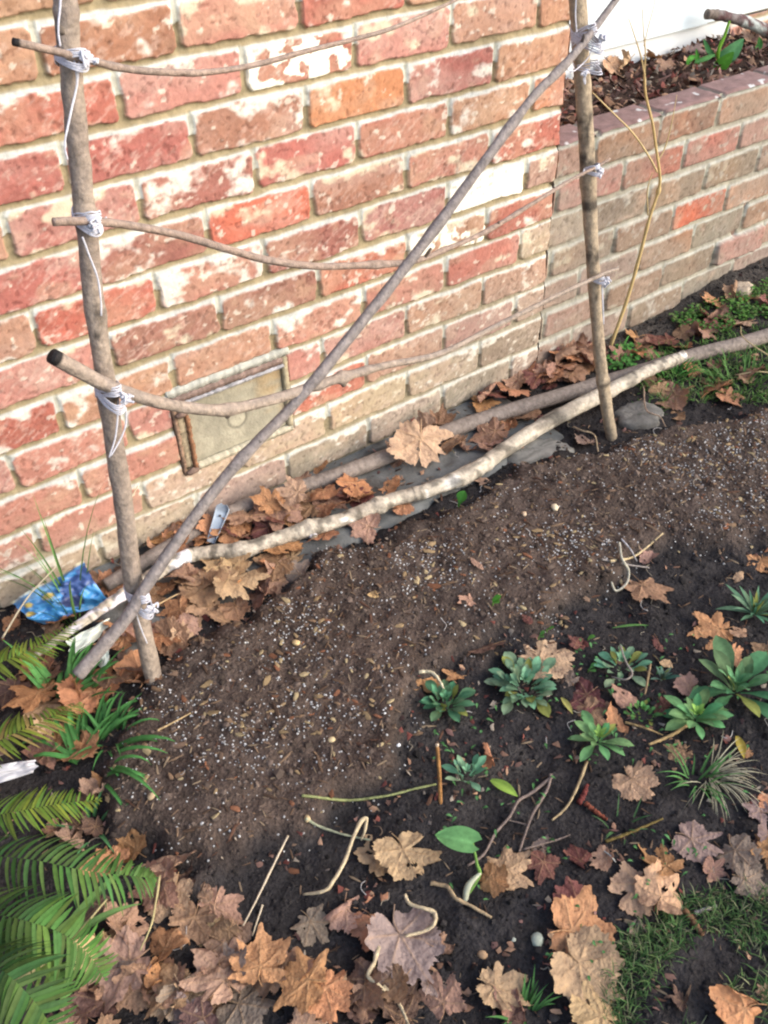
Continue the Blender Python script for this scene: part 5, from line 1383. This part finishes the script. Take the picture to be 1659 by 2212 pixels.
vleaf(mb, [pl(1500, 135, yb), pl(1525, 126, yb - .01), pl(1545, 118, yb - .01)], .012, (0.045, .15, .04))
mb.build('leaves', M_GREEN, pp, P)
mb = MB(); tube(mb, [P + [0, 0, -.01], pl(1552, 110, yb), pl(1566, 75, yb), pl(1576, 45, yb)], [.005, .0045, .004, .003], (0.14, .32, .03), 20, 8)
mb.build('stem', M_GREEN, pp, P)

# grass: loose blades and tufts
def tuft(name, u, v, n, hpx, spread, col, label, cat, seed=0, width=.004, arch=.9, up=1.2, mat=None, group=None, face=None, fan=3.14):
    P = G(u, v); s_ = sz(u, v, hpx)
    rs = random.Random(seed)
    mb = MB()
    for i in range(n):
        an = rs.uniform(0, 6.28) if face is None else face + rs.uniform(-fan, fan)
        rr = spread * math.sqrt(rs.random())
        b_ = np.array([rr * math.cos(an), rr * math.sin(an), -.002])
        b_[2] = gz(P[0] + b_[0], P[1] + b_[1]) - P[2] - .002
        blade_leaf(mb, b_, an + rs.uniform(-.6, .6), s_ * rs.uniform(.55, 1.15), width * rs.uniform(.7, 1.2), np.array(col) * rs.uniform(.65, 1.4), arch * rs.uniform(.5, 1.3), up * rs.uniform(.75, 1.1), 'grass', 7, .4, rs.uniform(-.5, .5))
    o = mb.build(name, mat or M_GREEN); o.location = P
    return tag(o, label, cat, group)


GGR = (0.08, 0.24, 0.05)
tuft('grass_tuft', 175, 1650, 34, 150, .07, (0.06, .19, .05), 'broad green grass blades beside the fern at the compost edge', 'grass tuft', 1, .0085, 1.7, .8, face=.4, fan=1.9)
tuft('grass_tuft', 130, 1530, 24, 150, .05, (0.08, .22, .06), 'green blades rising beside the foot of the diagonal stick', 'grass tuft', 2, .011, 1.0, 1.1, face=.7, fan=1.2)
tuft('grass_tuft', 165, 1330, 16, 270, .02, (0.12, .24, .07), 'tall thin grass blades rising in front of the blue wrapper', 'grass tuft', 3, .0045, .35, 1.45)
tuft('grass_tuft', 235, 1600, 16, 95, .03, (0.06, .18, .05), 'short green blades at the compost edge below the left post', 'grass tuft', 14, .006, 1.2, .9)
tuft('grass_tuft', 200, 1790, 12, 90, .03, (0.06, .16, .06), 'few pale green blades under the fern fronds', 'grass tuft', 4, .006, .8, .9)
tuft('grass_tuft', 1455, 815, 34, 62, .03, GGR, 'bright green grass clump beside the grey pole', 'grass tuft', 5, .0055, .9, 1.1)
tuft('grass_tuft', 1600, 830, 60, 62, .07, (0.07, .15, .04), 'ragged green grass at the right edge above the compost', 'grass tuft', 6, .0045, .9, 1.1)
tuft('grass_tuft', 1350, 765, 16, 45, .03, GGR, 'short green blades behind the right post', 'grass tuft', 7, .005, .8, 1.0)
tuft('grass_tuft', 1400, 892, 24, 30, .03, (0.06, .13, .03), 'short yellowish grass around the rough grey stone', 'grass tuft', 8, .003, .8, 1.0)
tuft('dry_grass_tuft', 1530, 1672, 70, 115, .02, (0.27, .25, .17), 'splayed dry straw coloured grass tuft below the large rosette', 'grass tuft', 9, .0017, 1.3, .6, M_STRAW, face=-1.3, fan=1.7)
tuft('grass_tuft', 1505, 1690, 22, 85, .02, (0.07, .17, .05), 'green blades mixed into the dry grass tuft', 'grass tuft', 10, .004, .9, 1.0)
tuft('grass_tuft', 1345, 1790, 10, 60, .02, (0.06, .13, .05), 'sparse green blades beside the brown flat stick', 'grass tuft', 11, .003, .7, 1.0)
tuft('grass_tuft', 1130, 2190, 16, 80, .02, (0.07, .18, .05), 'small green tuft at the bottom edge beside the tan leaf', 'grass tuft', 12, .004, .8, 1.0)

# broad pale blades over the leaf pile beside the fern
P = G(150, 2040)
mb = MB()
blade_leaf(mb, np.array([0, 0, .03]), 0.25, sz(150, 2040, 200), .014, (0.13, .24, .07), .5, .35, 'grass', 10, .3)
blade_leaf(mb, np.array([0.005, -.01, .03]), -0.15, sz(150, 2040, 160), .012, (0.12, .22, .07), .6, .35, 'grass', 10, .3)
o = mb.build('grass_tuft', M_GREEN); o.location = P
tag(o, 'pair of broad pale grass blades lying over the pink leaf pile', 'grass tuft')

# countless small plants: moss and grass, ground cover
def cover(name, poly_px, n, hmin, hmax, width, cols, label, cat, seed, prof='grass', up=1.1, clear=None, dens=None):
    rs = random.Random(seed)
    mb = MB()
    for u, v in inpoly(poly_px, n, seed):
        if dens is not None:
            Pq = at_plane(u, v, 2, 0)
            if float(fbm(np.array([Pq[0] * 16.0]), np.array([Pq[1] * 16.0]), 221, 3)[0]) < dens + rs.uniform(-.12, .12): continue
        P = G(u, v)
        an = rs.uniform(0, 6.28); h_ = rs.uniform(hmin, hmax)
        blade_leaf(mb, P + np.array([0, 0, -.002 if prof == 'grass' else rs.uniform(.002, .018)]), an, h_, width * rs.uniform(.7, 1.3), np.array(rs.choice(cols)) * rs.uniform(.7, 1.3), rs.uniform(.5, 1.6), up * rs.uniform(.5, 1.2), prof, 4 if prof == 'grass' else 5, .3)
    return tag(mb.build(name, M_GREEN), label, cat, kind='stuff')


cover('mossy_grass', [(1290, 2240), (1300, 2120), (1345, 2020), (1430, 1965), (1540, 1915), (1700, 1930), (1720, 2260)], 3900, .009, .030, .0017, [(0.07, .15, .045), (0.11, .17, .06), (0.05, .11, .035), (0.17, .18, .10), (0.035, .07, .025)], 'thin mossy grass in the bottom right corner', 'grass', 31, dens=.46)
cover('ground_cover', [(1440, 690), (1520, 660), (1600, 640), (1700, 590), (1700, 680), (1600, 700), (1560, 725), (1470, 720)], 1100, .006, .014, .0085, [(0.06, .16, .03), (0.09, .20, .04), (0.05, .12, .03), (.12, .18, .06)], 'bright green round-leaved weeds below the planter', 'weeds', 32, 'round', .6, dens=.40)
cover('clover_weeds', [(1290, 790), (1350, 740), (1400, 760), (1380, 800), (1320, 810)], 110, .008, .013, .010, [(0.06, .20, .04), (0.08, .22, .05)], 'small green weeds sprouting behind the right post', 'weeds', 33, 'round', .6)
cover('thin_grass', [(1340, 770), (1480, 745), (1700, 690), (1700, 880), (1560, 870), (1400, 880)], 1900, .012, .034, .003, [(0.10, .22, .05), (0.15, .20, .08), (0.08, .17, .04)], 'thin grass between leaves at the right edge', 'grass', 34, dens=.32)
cover('soil_weeds', [(900, 1500), (1200, 1380), (1659, 1280), (1659, 1700), (1300, 2100), (1000, 2212), (950, 1700)], 420, .006, .013, .004, [(0.06, .16, .05), (0.08, .20, .07)], 'scattered tiny green weeds over the dark soil', 'weeds', 35, 'spat', .9, dens=.55)

# fern
FB = at_plane(-160, 1900, 2, 0.0)
fern = empty('sword_fern', FB, 'green sword fern reaching in from the left edge', 'fern')


def frond(pts, wmax, col, seed, nl=34, droop=.25, tip0=0.0, col2=None, label=None):
    nl = nl + 9
    path = catmull([at_plane(u, v, 2, z) for u, v, z in pts], nl * 2 + 2)
    rs = random.Random(seed)
    mb = MB()
    n = len(path)
    for i in range(2, n - 1):
        t = i / (n - 1)
        T = path[min(i + 1, n - 1)] - path[i - 1]; T /= np.linalg.norm(T)
        S_ = np.cross(T, [0, 0, 1]); S_ /= np.linalg.norm(S_)
        Nn = np.cross(S_, T)
        side_ = 1 if i % 2 else -1
        ln = wmax * (math.sin(math.pi * (0.16 + .80 * t)) ** .6) * rs.uniform(.9, 1.08)
        if t > .9: ln *= (1 - t) / .1 * .8 + .2
        d = S_ * side_ + T * (.30 + .25 * t + rs.uniform(-.12, .12)) + Nn * rs.uniform(-.12, .12)
        ln *= rs.uniform(.86, 1.06)
        d /= np.linalg.norm(d)
        if rs.random() < .05: continue
        wd = min(.0072, wmax * .13) * (1.1 - .35 * t) * rs.uniform(.8, 1.15)
        V = []; C = []; F = []
        cc = np.array(col) * rs.uniform(.6, 1.3) * np.array([rs.uniform(.8, 1.35), 1, rs.uniform(.8, 1.2)])
        if col2 is not None and rs.random() < .3: cc = np.array(col2) * rs.uniform(.8, 1.2)
        for j in range(6):
            f = j / 5
            p = path[i] + d * ln * f + Nn * (-.0 + droop * ln * (f * .25 - f * f)) + T * ln * .10 * f * f
            w_ = wd * (1 - f ** 2.8) * (1 if j else .75) + .0004
            V += [p - T * w_ / 2 + Nn * .12 * w_, p, p + T * w_ / 2 + Nn * .12 * w_]
            C += [cc, cc * 1.15, cc]
            if j:
                o = 3 * (j - 1); F += [(o, o + 1, o + 4, o + 3), (o + 1, o + 2, o + 5, o + 4)]
        mb.add(V, F, C)
    fr_o = mb.build('frond', M_GREEN, fern, FB)
    if label: fr_o['label'] = label
    mb = MB()
    tube(mb, path, [.0028, .0022, .0010], (0.30, .26, .13), n, 7)
    mb.build('rachis', M_STRAW, fr_o)
    return fr_o


FGY = (0.10, 0.165, 0.025); FG = (0.062, 0.135, 0.032); FGD = (0.05, .11, .028)
frond([(-160, 1600, .10), (-90, 1480, .17), (10, 1428, .19), (90, 1392, .18), (165, 1345, .15)], .040, FGY, 1, 30, .3, label='yellow green frond touching the blue wrapper')
frond([(-160, 1720, .10), (-80, 1640, .16), (20, 1590, .18), (110, 1548, .16), (175, 1515, .12)], .042, FGY, 2, 30, .3, col2=(0.2, .15, .05), label='browning yellow green frond')
frond([(-160, 1820, .10), (-80, 1775, .16), (20, 1756, .18), (120, 1738, .17), (222, 1726, .14)], .038, FGY, 3, 32, .2, label='pale frond with a light midrib')
frond([(-160, 1880, .10), (-60, 1852, .15), (60, 1856, .18), (180, 1880, .17), (280, 1892, .14), (340, 1898, .12)], .046, FG, 4, 34, .5, label='longest frond with hanging leaflets')
frond([(-140, 1940, .12), (-60, 1965, .19), (40, 1985, .22), (130, 2015, .20), (190, 2060, .16), (228, 2120, .12)], .052, FG, 5, 30, .4, label='low frond with wide green leaflets')
frond([(-140, 2040, .12), (-60, 2060, .20), (10, 2100, .24), (80, 2170, .22), (130, 2250, .18)], .052, FGD, 6, 28, .4, label='lowest frond in the corner')
frond([(-150, 1960, .1), (-60, 2010, .17), (30, 2045, .19), (100, 2110, .16), (140, 2170, .12)], .048, FG, 7, 28, .4)

# golden dry stalk by the planter
SB = at_plane(1320, 745, 2, 0.0)
st_ = empty('dry_stalk', SB, 'tall branching golden dry stalk leaning before the planter', 'stalk')
def yst(z): return -0.03 - 0.10 * z
def SP(u, v):
    y = -.05
    for _ in range(8):
        P = at_plane(u, v, 1, y); y = yst(P[2])
    return P
mb = MB(); GOLD = (0.52, 0.38, 0.17)
tube(mb, [SP(1318, 750), SP(1352, 655), SP(1380, 560), SP(1402, 475), SP(1423, 410), SP(1425, 375), SP(1420, 340), SP(1410, 270), SP(1395, 205), SP(1392, 160)], [.0048, .0045, .004, .0036, .0034, .003, .0028, .0026, .0024, .0022], GOLD, 90, 8, .08, None, ((.44, .5), (.2, .15), (.31, .2)), True, 3)
mb.build('stem', M_STRAW, st_, SB)
for pts, r0 in (([(1420, 372), (1400, 335), (1365, 285), (1310, 230), (1280, 200)], .0022), ([(1392, 160), (1384, 120), (1370, 75), (1358, 40)], .0016), ([(1392, 165), (1394, 110), (1390, 70), (1388, 20)], .0016), ([(1391, 100), (1400, 60), (1412, 15), (1418, -20)], .0009),
                ([(1400, 465), (1398, 420), (1402, 395), (1410, 372)], .0018), ([(1419, 350), (1436, 320), (1450, 270), (1462, 205)], .0016)):
    mb = MB(); tube(mb, [SP(*q) for q in pts], [r0, r0 * .8, r0 * .4], (0.50, .38, .19), 26, 6, .1)
    mb.build('side_stem', M_STRAW, st_, SB)

# ------------------------------------------------------------------ sticks, straws and roots on the soil
def twig(name, px, rad, col, label, cat='twig', lift=.003, arch=0.0, rough=.28, mat=None, forks=(), n=40, group=None):
    def chain(pp, ar):
        P = []
        m = len(pp)
        for i, (u, v) in enumerate(pp):
            h_ = lift + ar * math.sin(math.pi * i / max(1, m - 1))
            p = G(u, v, h_); p[2] += h_; P.append(p)
        return P
    mb = MB()
    P = chain(px, arch)
    tube(mb, P, rad if hasattr(rad, '__len__') else [rad, rad * .8, rad * .6], col, n, 7, rough, None, (), True, len(px))
    for fk, r_ in forks:
        tube(mb, chain(fk, arch * .5), [r_, r_ * .6], col, 20, 6, rough)
    off = P[len(P) // 2]
    o = mb.build(name, mat or M_WOOD, None, off); o.location = off
    return tag(o, label, cat, group)


CRE = (0.44, 0.36, 0.23); STRW = (0.42, .32, .18); GRYT = (0.17, .13, .11); BRN = (0.15, .08, .04)
twig('dry_root', [(655, 1932), (700, 1925), (722, 1900), (745, 1860), (762, 1812), (780, 1775), (792, 1768), (788, 1795), (780, 1815)], [.0014, .0028, .0024, .0028, .0024, .0016], CRE, 'pale hooked root arching over the dark soil above the big tan leaves', 'root', .012, .022, n=60)
twig('dry_root', [(875, 1932), (885, 1952), (915, 1962), (938, 1972), (938, 1995), (915, 2012), (875, 2022)], [.002, .0024, .0028, .0024, .0016], CRE, 'pale looping root below the big flat tan leaf', 'root', .014, .008, n=50)
twig('dry_root', [(930, 1908), (965, 1915), (985, 1940), (1020, 1958), (1062, 1982)], .0030, (0.33, .24, .14), 'brown wavy root right of the looping pale one', 'root', .005, .004)
twig('dry_root', [(818, 2045), (808, 2080), (795, 2108), (815, 2125), (832, 2140)], .0030, CRE, 'pale root curling over the left rim of the largest purple leaf', 'root', .022, .006)
twig('dry_root', [(828, 2130), (860, 2165), (885, 2220)], .0026, CRE, 'straight pale root crossing the bottom edge', 'root', .016, .0)
twig('dry_root', [(905, 1445), (932, 1452), (952, 1475), (962, 1500)], .0030, (0.5, .44, .30), 'pale curved dry stem behind the leftmost rosette', 'stem', .012, .016)
twig('green_stalk', [(652, 1718), (700, 1724), (750, 1729), (830, 1720), (900, 1703), (942, 1694)], .0024, (0.22, .24, .10), 'green grey stem lying across the soil toward the reddish peg', 'stem', .004, .0)
twig('seed_stalk', [(660, 1768), (690, 1785), (740, 1802), (800, 1815)], .0022, (0.26, .27, .18), 'knobbly grey green stem below the longer green one', 'stem', .004, .002, .3)
twig('long_straw', [(622, 1805), (590, 1870), (560, 1932), (525, 2000), (490, 2070)], .0016, (0.50, .42, .30), 'long thin straw slanting across the dark soil to the big orange tan leaf', 'straw', .004, .014, mat=M_STRAW)
twig('long_straw', [(567, 1955), (545, 2022)], .0013, (0.50, .42, .30), 'short straw parallel to the long slanting one', 'straw', .004, .004, mat=M_STRAW)
twig('dry_straw', [(345, 1892), (332, 1975), (322, 2010), (303, 2052)], .0016, (0.40, .34, .17), 'bent straw hanging over the pile beside the longest frond', 'straw', .03, .02, mat=M_STRAW)
twig('forked_twig', [(1192, 1678), (1150, 1712), (1120, 1730), (1100, 1765), (1070, 1800), (1045, 1845), (1010, 1870)], .0026, GRYT, 'grey forked twig running down to the seedling leaf', 'twig', .004, .004, .2, forks=(([(1120, 1730), (1095, 1738)], .0015),))
twig('forked_twig', [(1190, 1672), (1182, 1705), (1150, 1760), (1135, 1800), (1122, 1840)], .0024, GRYT, 'second grey twig branching toward the small grey purple leaf', 'twig', .005, .004, .2, forks=(([(1140, 1782), (1100, 1772)], .0014), ([(1130, 1835), (1200, 1815), (1232, 1803)], .0016)))
twig('dry_twig', [(1268, 1645), (1245, 1705), (1222, 1745), (1192, 1772)], .0024, (0.30, .23, .13), 'tan cut stem running down from the star rosette', 'stem', .004, .004)
twig('straw_stick', [(1318, 1212), (1375, 1184), (1432, 1152)], .0026, (0.42, .33, .19), 'tan straw stick lying on the compost near the right', 'stick', .005, .003)
twig('curved_stick', [(1338, 1172), (1343, 1205), (1358, 1235), (1352, 1262), (1330, 1276), (1318, 1270)], .0028, (0.36, .34, .27), 'curved grey stick crossing the tan straw stick', 'stick', .008, .004)
twig('grey_twig', [(1300, 1208), (1345, 1218), (1402, 1226)], .0020, (0.26, .23, .21), 'thin grey twig under the curved stick', 'twig', .003, 0)
twig('grey_twig', [(1342, 1164), (1362, 1182), (1376, 1212)], .0018, (0.33, .32, .33), 'short grey twig leaning right of the curved stick', 'twig', .006, .004)
twig('brown_stick', [(1308, 1818), (1370, 1795), (1432, 1768)], .0024, (0.13, .095, .03), 'olive brown stick above the tall orange leaf', 'stick', .004, 0)
twig('bark_strip', [(1478, 1965), (1498, 1992), (1518, 2020)], [.004, .0045, .003], (0.13, .07, .035), 'short brown strip of bark at the top of the mossy grass', 'bark', .006, 0)
twig('grey_twig', [(1500, 1972), (1548, 1957)], .0032, (0.25, .22, .21), 'stubby grey twig beside the bark strip', 'twig', .005, 0)
twig('straw_stick', [(340, 1578), (375, 1560), (412, 1540)], .0016, (0.38, .28, .15), 'short tan straw lying on the compost near the left post', 'stick', .005, .002)
twig('root_stalk', [(1487, 1563), (1450, 1588), (1402, 1608)], .0032, (0.27, .19, .09), 'tan stem reaching left from the bright rosette', 'stem', .008, .004)
twig('root_stalk', [(1350, 1561), (1395, 1573), (1432, 1588)], .0020, (0.27, .19, .09), 'thin tan stem between the star rosette and the bright one', 'stem', .006, .002)
twig('grey_stalk', [(1340, 1395), (1352, 1430), (1366, 1455), (1350, 1468), (1322, 1462)], .0018, (0.25, .22, .19), 'bent grey stalk sticking through the loose rosette', 'stalk', .03, .01)
twig('brown_stalk', [(1405, 1435), (1398, 1475), (1393, 1500)], .0022, (0.26, .18, .10), 'brown stalk right of the loose rosette', 'stalk', .012, .008)
twig('golden_straw', [(1700, 790), (1640, 755), (1605, 728), (1600, 705)], .0016, (0.45, .35, .19), 'golden straw bending over the grey pole at the right edge', 'straw', .03, .02, mat=M_STRAW)
twig('golden_straw', [(1700, 812), (1640, 803), (1588, 810)], .0016, (0.45, .37, .2), 'golden straw lying flat at the right edge above the compost', 'straw', .012, .008, mat=M_STRAW)
twig('bent_twig', [(1238, 922), (1258, 930), (1284, 940), (1292, 975)], .0020, (0.36, .28, .18), 'thin bent twig at the soil edge left of the right post', 'twig', .012, .012)
twig('bent_twig', [(1390, 836), (1396, 885), (1425, 900), (1438, 922)], .0020, (0.25, .18, .13), 'brown bent twig right of the rough grey stone', 'twig', .012, .01)
twig('conifer_sprig', [(1250, 1735), (1262, 1715), (1268, 1695)], .0042, (0.13, .03, .025), 'dark red dead conifer sprig below the tan cut stem', 'sprig', .005, 0, .5)
twig('conifer_sprig', [(1265, 1735), (1285, 1752), (1312, 1770)], .0040, (0.16, .045, .025), 'second red conifer sprig pointing down right', 'sprig', .005, 0, .5)
twig('white_wire', [(1300, 1835), (1318, 1848), (1330, 1862)], .0012, (0.5, .48, .42), 'curl of pale fibre beside the thin pinkish leaf', 'fibre', .006, .006)
twig('tan_straw', [(320, 1318), (370, 1290), (412, 1272)], .0016, (0.42, .30, .16), 'tan straw right of the left post over the leaves', 'straw', .02, .004, mat=M_STRAW)
# fine pale fibres and rootlets over the soil
mb = MB(); rf = random.Random(91)
for x, y, z in ground_pts(190, lambda x, y: (0.35 + 0.65 * (1 - bedmask(x, y))) * (x < 1.7), 92, 0.002):
    an = rf.uniform(0, 6.28); ln = rf.uniform(.008, .034); P = []
    for q in range(4):
        px_, py_ = x + math.cos(an) * ln * q / 3, y + math.sin(an) * ln * q / 3
        P.append((px_, py_, gz(px_, py_) + rf.uniform(.001, .005))); an += rf.uniform(-.7, .7)
    c_ = rf.choice([(0.30, .26, .20), (0.20, .17, .13), (0.36, .34, .32), (0.14, .10, .07), (0.25, .20, .10)])
    tube(mb, P, [rf.uniform(.0004, .0009)] * 2, c_, 9, 5)
tag(mb.build('plant_fibres', M_STRAW), 'fine dry fibres and rootlets strewn over the soil', 'fibres', kind='stuff')
# reddish peg
Pq = G(952, 1738); tp = at_plane(944, 1607, 2, .070)
mb = MB(); tube(mb, [Pq - [0, 0, .006], (Pq + tp) / 2 + [.001, 0, 0], tp], [.0030, .0028, .0026], (0.26, .13, .045), 20, 8, .08, lambda t, a, c: (0.6, .5, .36) if t > .96 else c)
o = mb.build('peg', M_WOOD, None, Pq); o.location = Pq
tag(o, 'thin reddish brown peg standing upright in the soil before the small rosette', 'peg')
# pale straws by the wrapper
for px, lab in (([(5, 1378), (60, 1290), (120, 1225)], 'white straw slanting across the blue wrapper'), ([(282, 1078), (298, 1050)], 'small pale straw leaning against the wall')):
    P = [at_plane(u, v, 1, -.12 if 'wrapper' in lab else -.012) for u, v in px]
    mb = MB(); tube(mb, P, [.0016, .0013, .001], (0.6, .52, .36), 24, 6, .1)
    o = mb.build('pale_straw', M_STRAW, None, P[0]); o.location = P[0]
    tag(o, lab, 'straw')

# pebbles in the compost big enough to single out
for u, v, s_, c_, lab in ((1198, 1098, 20, (0.62, .52, .36), 'largest cream pebble in the upper compost'), (1132, 1112, 14, (0.5, .38, .26), 'smaller tan pebble left of the largest cream one'), (640, 1390, 18, (0.50, .36, .18), 'yellowish pebble in the lower compost'),
                          (664, 1770, 18, (0.42, .32, .18), 'round tan pebble beside the knobbly stem'), (716, 1600, 18, (0.48, .38, .22), 'tan pebble in the middle of the lower compost'), (1160, 2032, 34, (0.33, .36, .29), 'flat grey green chip on the dark soil'), (1108, 2030, 14, (0.34, .36, .3), 'small pale chip left of the grey green one'),
                          (860, 1610, 12, (0.7, .72, .74), 'small white chip at the compost edge'), (327, 1722, 20, (0.36, .27, .17), 'tan lump at the left of the compost'), (1042, 2064, 24, (0.36, .24, .14), 'tan chip near the bottom centre of dark soil')):
    P = G(u, v); rad = sz(u, v, s_) / 2
    mb = MB(); rs = np.random.RandomState(u)
    V = []; F = []; n1_, n2_ = 7, 10
    for i in range(n1_):
        for j in range(n2_):
            a, b = math.pi * i / (n1_ - 1), 2 * math.pi * j / n2_
            rr = rad * (1 + .22 * (rs.rand() - .5) * (0 < i < n1_ - 1))
            V.append((rr * math.sin(a) * math.cos(b), rr * math.sin(a) * math.sin(b) * .8, rr * .6 * math.cos(a)))
    for i in range(n1_ - 1):
        for j in range(n2_): F.append((i * n2_ + j, i * n2_ + (j + 1) % n2_, (i + 1) * n2_ + (j + 1) % n2_, (i + 1) * n2_ + j))
    mb.add(V, F, c_)
    o = mb.build('pebble', M_BITS); o.location = P + [0, 0, rad * .3]; o.rotation_euler = (0, 0, u)
    tag(o, lab, 'pebble')

# ------------------------------------------------------------------ litter and the grey bracket
# crumpled blue wrapper
def wrapper():
    c = at_plane(122, 1290, 2, .03)
    A = at_plane(22, 1302, 2, .055); B = at_plane(182, 1210, 2, .075); D = at_plane(95, 1350, 2, .008); E = at_plane(240, 1302, 2, .01)
    nu, nv = 40, 28
    V = []; C = []; F = []
    for i in range(nu):
        for j in range(nv):
            a, b = i / (nu - 1), j / (nv - 1)
            p = (A * (1 - a) + B * a) * (1 - b) + (D * (1 - a) + E * a) * b
            nz_ = float(fbm(np.array(a * 5 + 3), np.array(b * 4 + 1), 231, 4)) - .5
            nz2 = abs(float(fbm(np.array(a * 9 + 7), np.array(b * 7 + 2), 235, 3)) - .5)
            p = p + np.array([-.35, -.6, .7]) * (0.045 * nz_ + .03 * nz2 + .018 * math.sin(b * math.pi))
            p = p + (D - A) * .08 * (float(vnoise(np.array(a * 6.0), np.array(3.0), 4)) - .5) * (b > .8)
            V.append(p)
            n_ = float(fbm(np.array(a * 3 + 11), np.array(b * 3), 237, 3))
            col = np.array((0.03, .23, .55)) * (1 - b) + np.array((0.04, .33, .74)) * b
            if n_ > .66: col = np.array((0.02, .08, .30))
            if (a - .60) ** 2 + (b - .72) ** 2 < .018: col = np.array((0.012, .03, .15))
            if b < .05: col = np.array((0.62, .55, .36))
            for (ya, yb_, yr) in ((.40, .36, .006), (.14, .34, .0035), (.06, .58, .004)):
                q = (a - ya) ** 2 + ((b - yb_) * .8) ** 2
                if q < yr: col = np.array((0.66, .50, .12)) if q < yr * .7 else np.array((0.55, .50, .25))
            if n_ < .36: col = col * .6 + np.array((.25, .45, .6)) * .4
            C.append(col * .72 + .03)
    for i in range(nu - 1):
        for j in range(nv - 1): F.append((i * nv + j, i * nv + j + 1, (i + 1) * nv + j + 1, (i + 1) * nv + j))
    mb = MB(); mb.add(V, F, C)
    o = mb.build('crumpled_wrapper', M_PLASTIC, None, c); o.location = c
    return tag(o, 'crumpled blue wrapper with yellow dots lying against the wall', 'wrapper')
wrapper()


def scrap(name, quad, zs, col, label, cat, seed, mat=M_PLASTIC, amp=.012):
    Q = [at_plane(u, v, 2, z) for (u, v), z in zip(quad, zs)]
    V = []; F = []; C = []; n = 16
    for i in range(n):
        for j in range(n):
            a, b = i / (n - 1), j / (n - 1)
            p = (Q[0] * (1 - a) + Q[1] * a) * (1 - b) + (Q[3] * (1 - a) + Q[2] * a) * b
            h_ = float(fbm(np.array(a * 3.5 + seed), np.array(b * 3.5), 241, 4)) - .5
            V.append(p + np.array([-.3, -.5, .8]) * amp * 2 * h_ + np.array([1, -.3, 0]) * amp * .5 * (float(vnoise(np.array(b * 5 + seed), np.array(a * 5), 6)) - .5)); C.append(np.array(col) * (0.85 + .3 * (h_ + .5)))
    for i in range(n - 1):
        for j in range(n - 1): F.append((i * n + j, i * n + j + 1, (i + 1) * n + j + 1, (i + 1) * n + j))
    mb = MB(); mb.add(V, F, C); c = Q[0]
    o = mb.build(name, mat, None, c); o.location = c
    return tag(o, label, cat)


scrap('torn_plastic', [(140, 1385), (235, 1335), (240, 1350), (160, 1420)], [.03, .03, .012, .012], (0.58, .62, .54), 'whitish torn plastic strip behind the diagonal stick', 'plastic scrap', 1)
scrap('torn_plastic', [(212, 1385), (240, 1375), (232, 1452), (208, 1432)], [.035, .03, .01, .01], (0.62, .68, .60), 'pale pointed scrap of plastic hanging below the diagonal stick', 'plastic scrap', 2)
scrap('torn_plastic', [(-20, 1655), (78, 1640), (76, 1668), (-20, 1698)], [.06, .05, .04, .04], (0.44, .44, .47), 'white torn scrap poking out at the left edge between fronds', 'plastic scrap', 3)
# grey bracket leaning on the leaves
Pb = at_plane(455, 1172, 2, .012); Pt = at_plane(484, 1090, 2, .052)
ax = Pt - Pb; Ln = np.linalg.norm(ax); ax /= Ln
sx = np.cross(ax, [0.2, .55, -.8]); sx /= np.linalg.norm(sx); nn_ = np.cross(sx, ax)
if nn_[2] < 0: nn_ = -nn_
mb = MB()
prof = [(-1, .55), (-1, 0), (-.72, -.05), (.72, -.05), (1, 0), (1, .55)]
rows_ = 14; V = []; F = []; C = []
for i in range(rows_):
    t = i / (rows_ - 1)
    wv = .0115 * (0.62 + .5 * t) * (1 if t < .86 else math.sqrt(max(.05, 1 - ((t - .86) / .15) ** 2)))
    for (a, b) in prof:
        for lay in (0, 1):
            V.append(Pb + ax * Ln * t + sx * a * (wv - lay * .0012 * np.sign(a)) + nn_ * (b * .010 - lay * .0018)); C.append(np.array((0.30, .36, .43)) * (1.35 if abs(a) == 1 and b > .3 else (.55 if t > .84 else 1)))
np_ = len(prof) * 2
for i in range(rows_ - 1):
    for k_ in range(len(prof) - 1):
        for lay in (0, 1):
            F.append((i * np_ + 2 * k_ + lay, i * np_ + 2 * k_ + 2 + lay, (i + 1) * np_ + 2 * k_ + 2 + lay, (i + 1) * np_ + 2 * k_ + lay))
    for k_ in (0, len(prof) - 1):
        F.append((i * np_ + 2 * k_, i * np_ + 2 * k_ + 1, (i + 1) * np_ + 2 * k_ + 1, (i + 1) * np_ + 2 * k_))
mb.add(V, F, C)
br_ = mb.build('metal_bracket', M_METAL, None, Pb); br_.location = Pb
tag(br_, 'blue grey channel-shaped metal bracket standing in leaves under the diagonal stick', 'bracket')
mb = MB()
tube(mb, [ax * Ln * .70 + nn_ * .0005, ax * Ln * .70 + nn_ * .0024], [.0022, .0020], (0.05, .045, .045), 4, 10)
h_o = mb.build('rivet', M_METAL, br_)
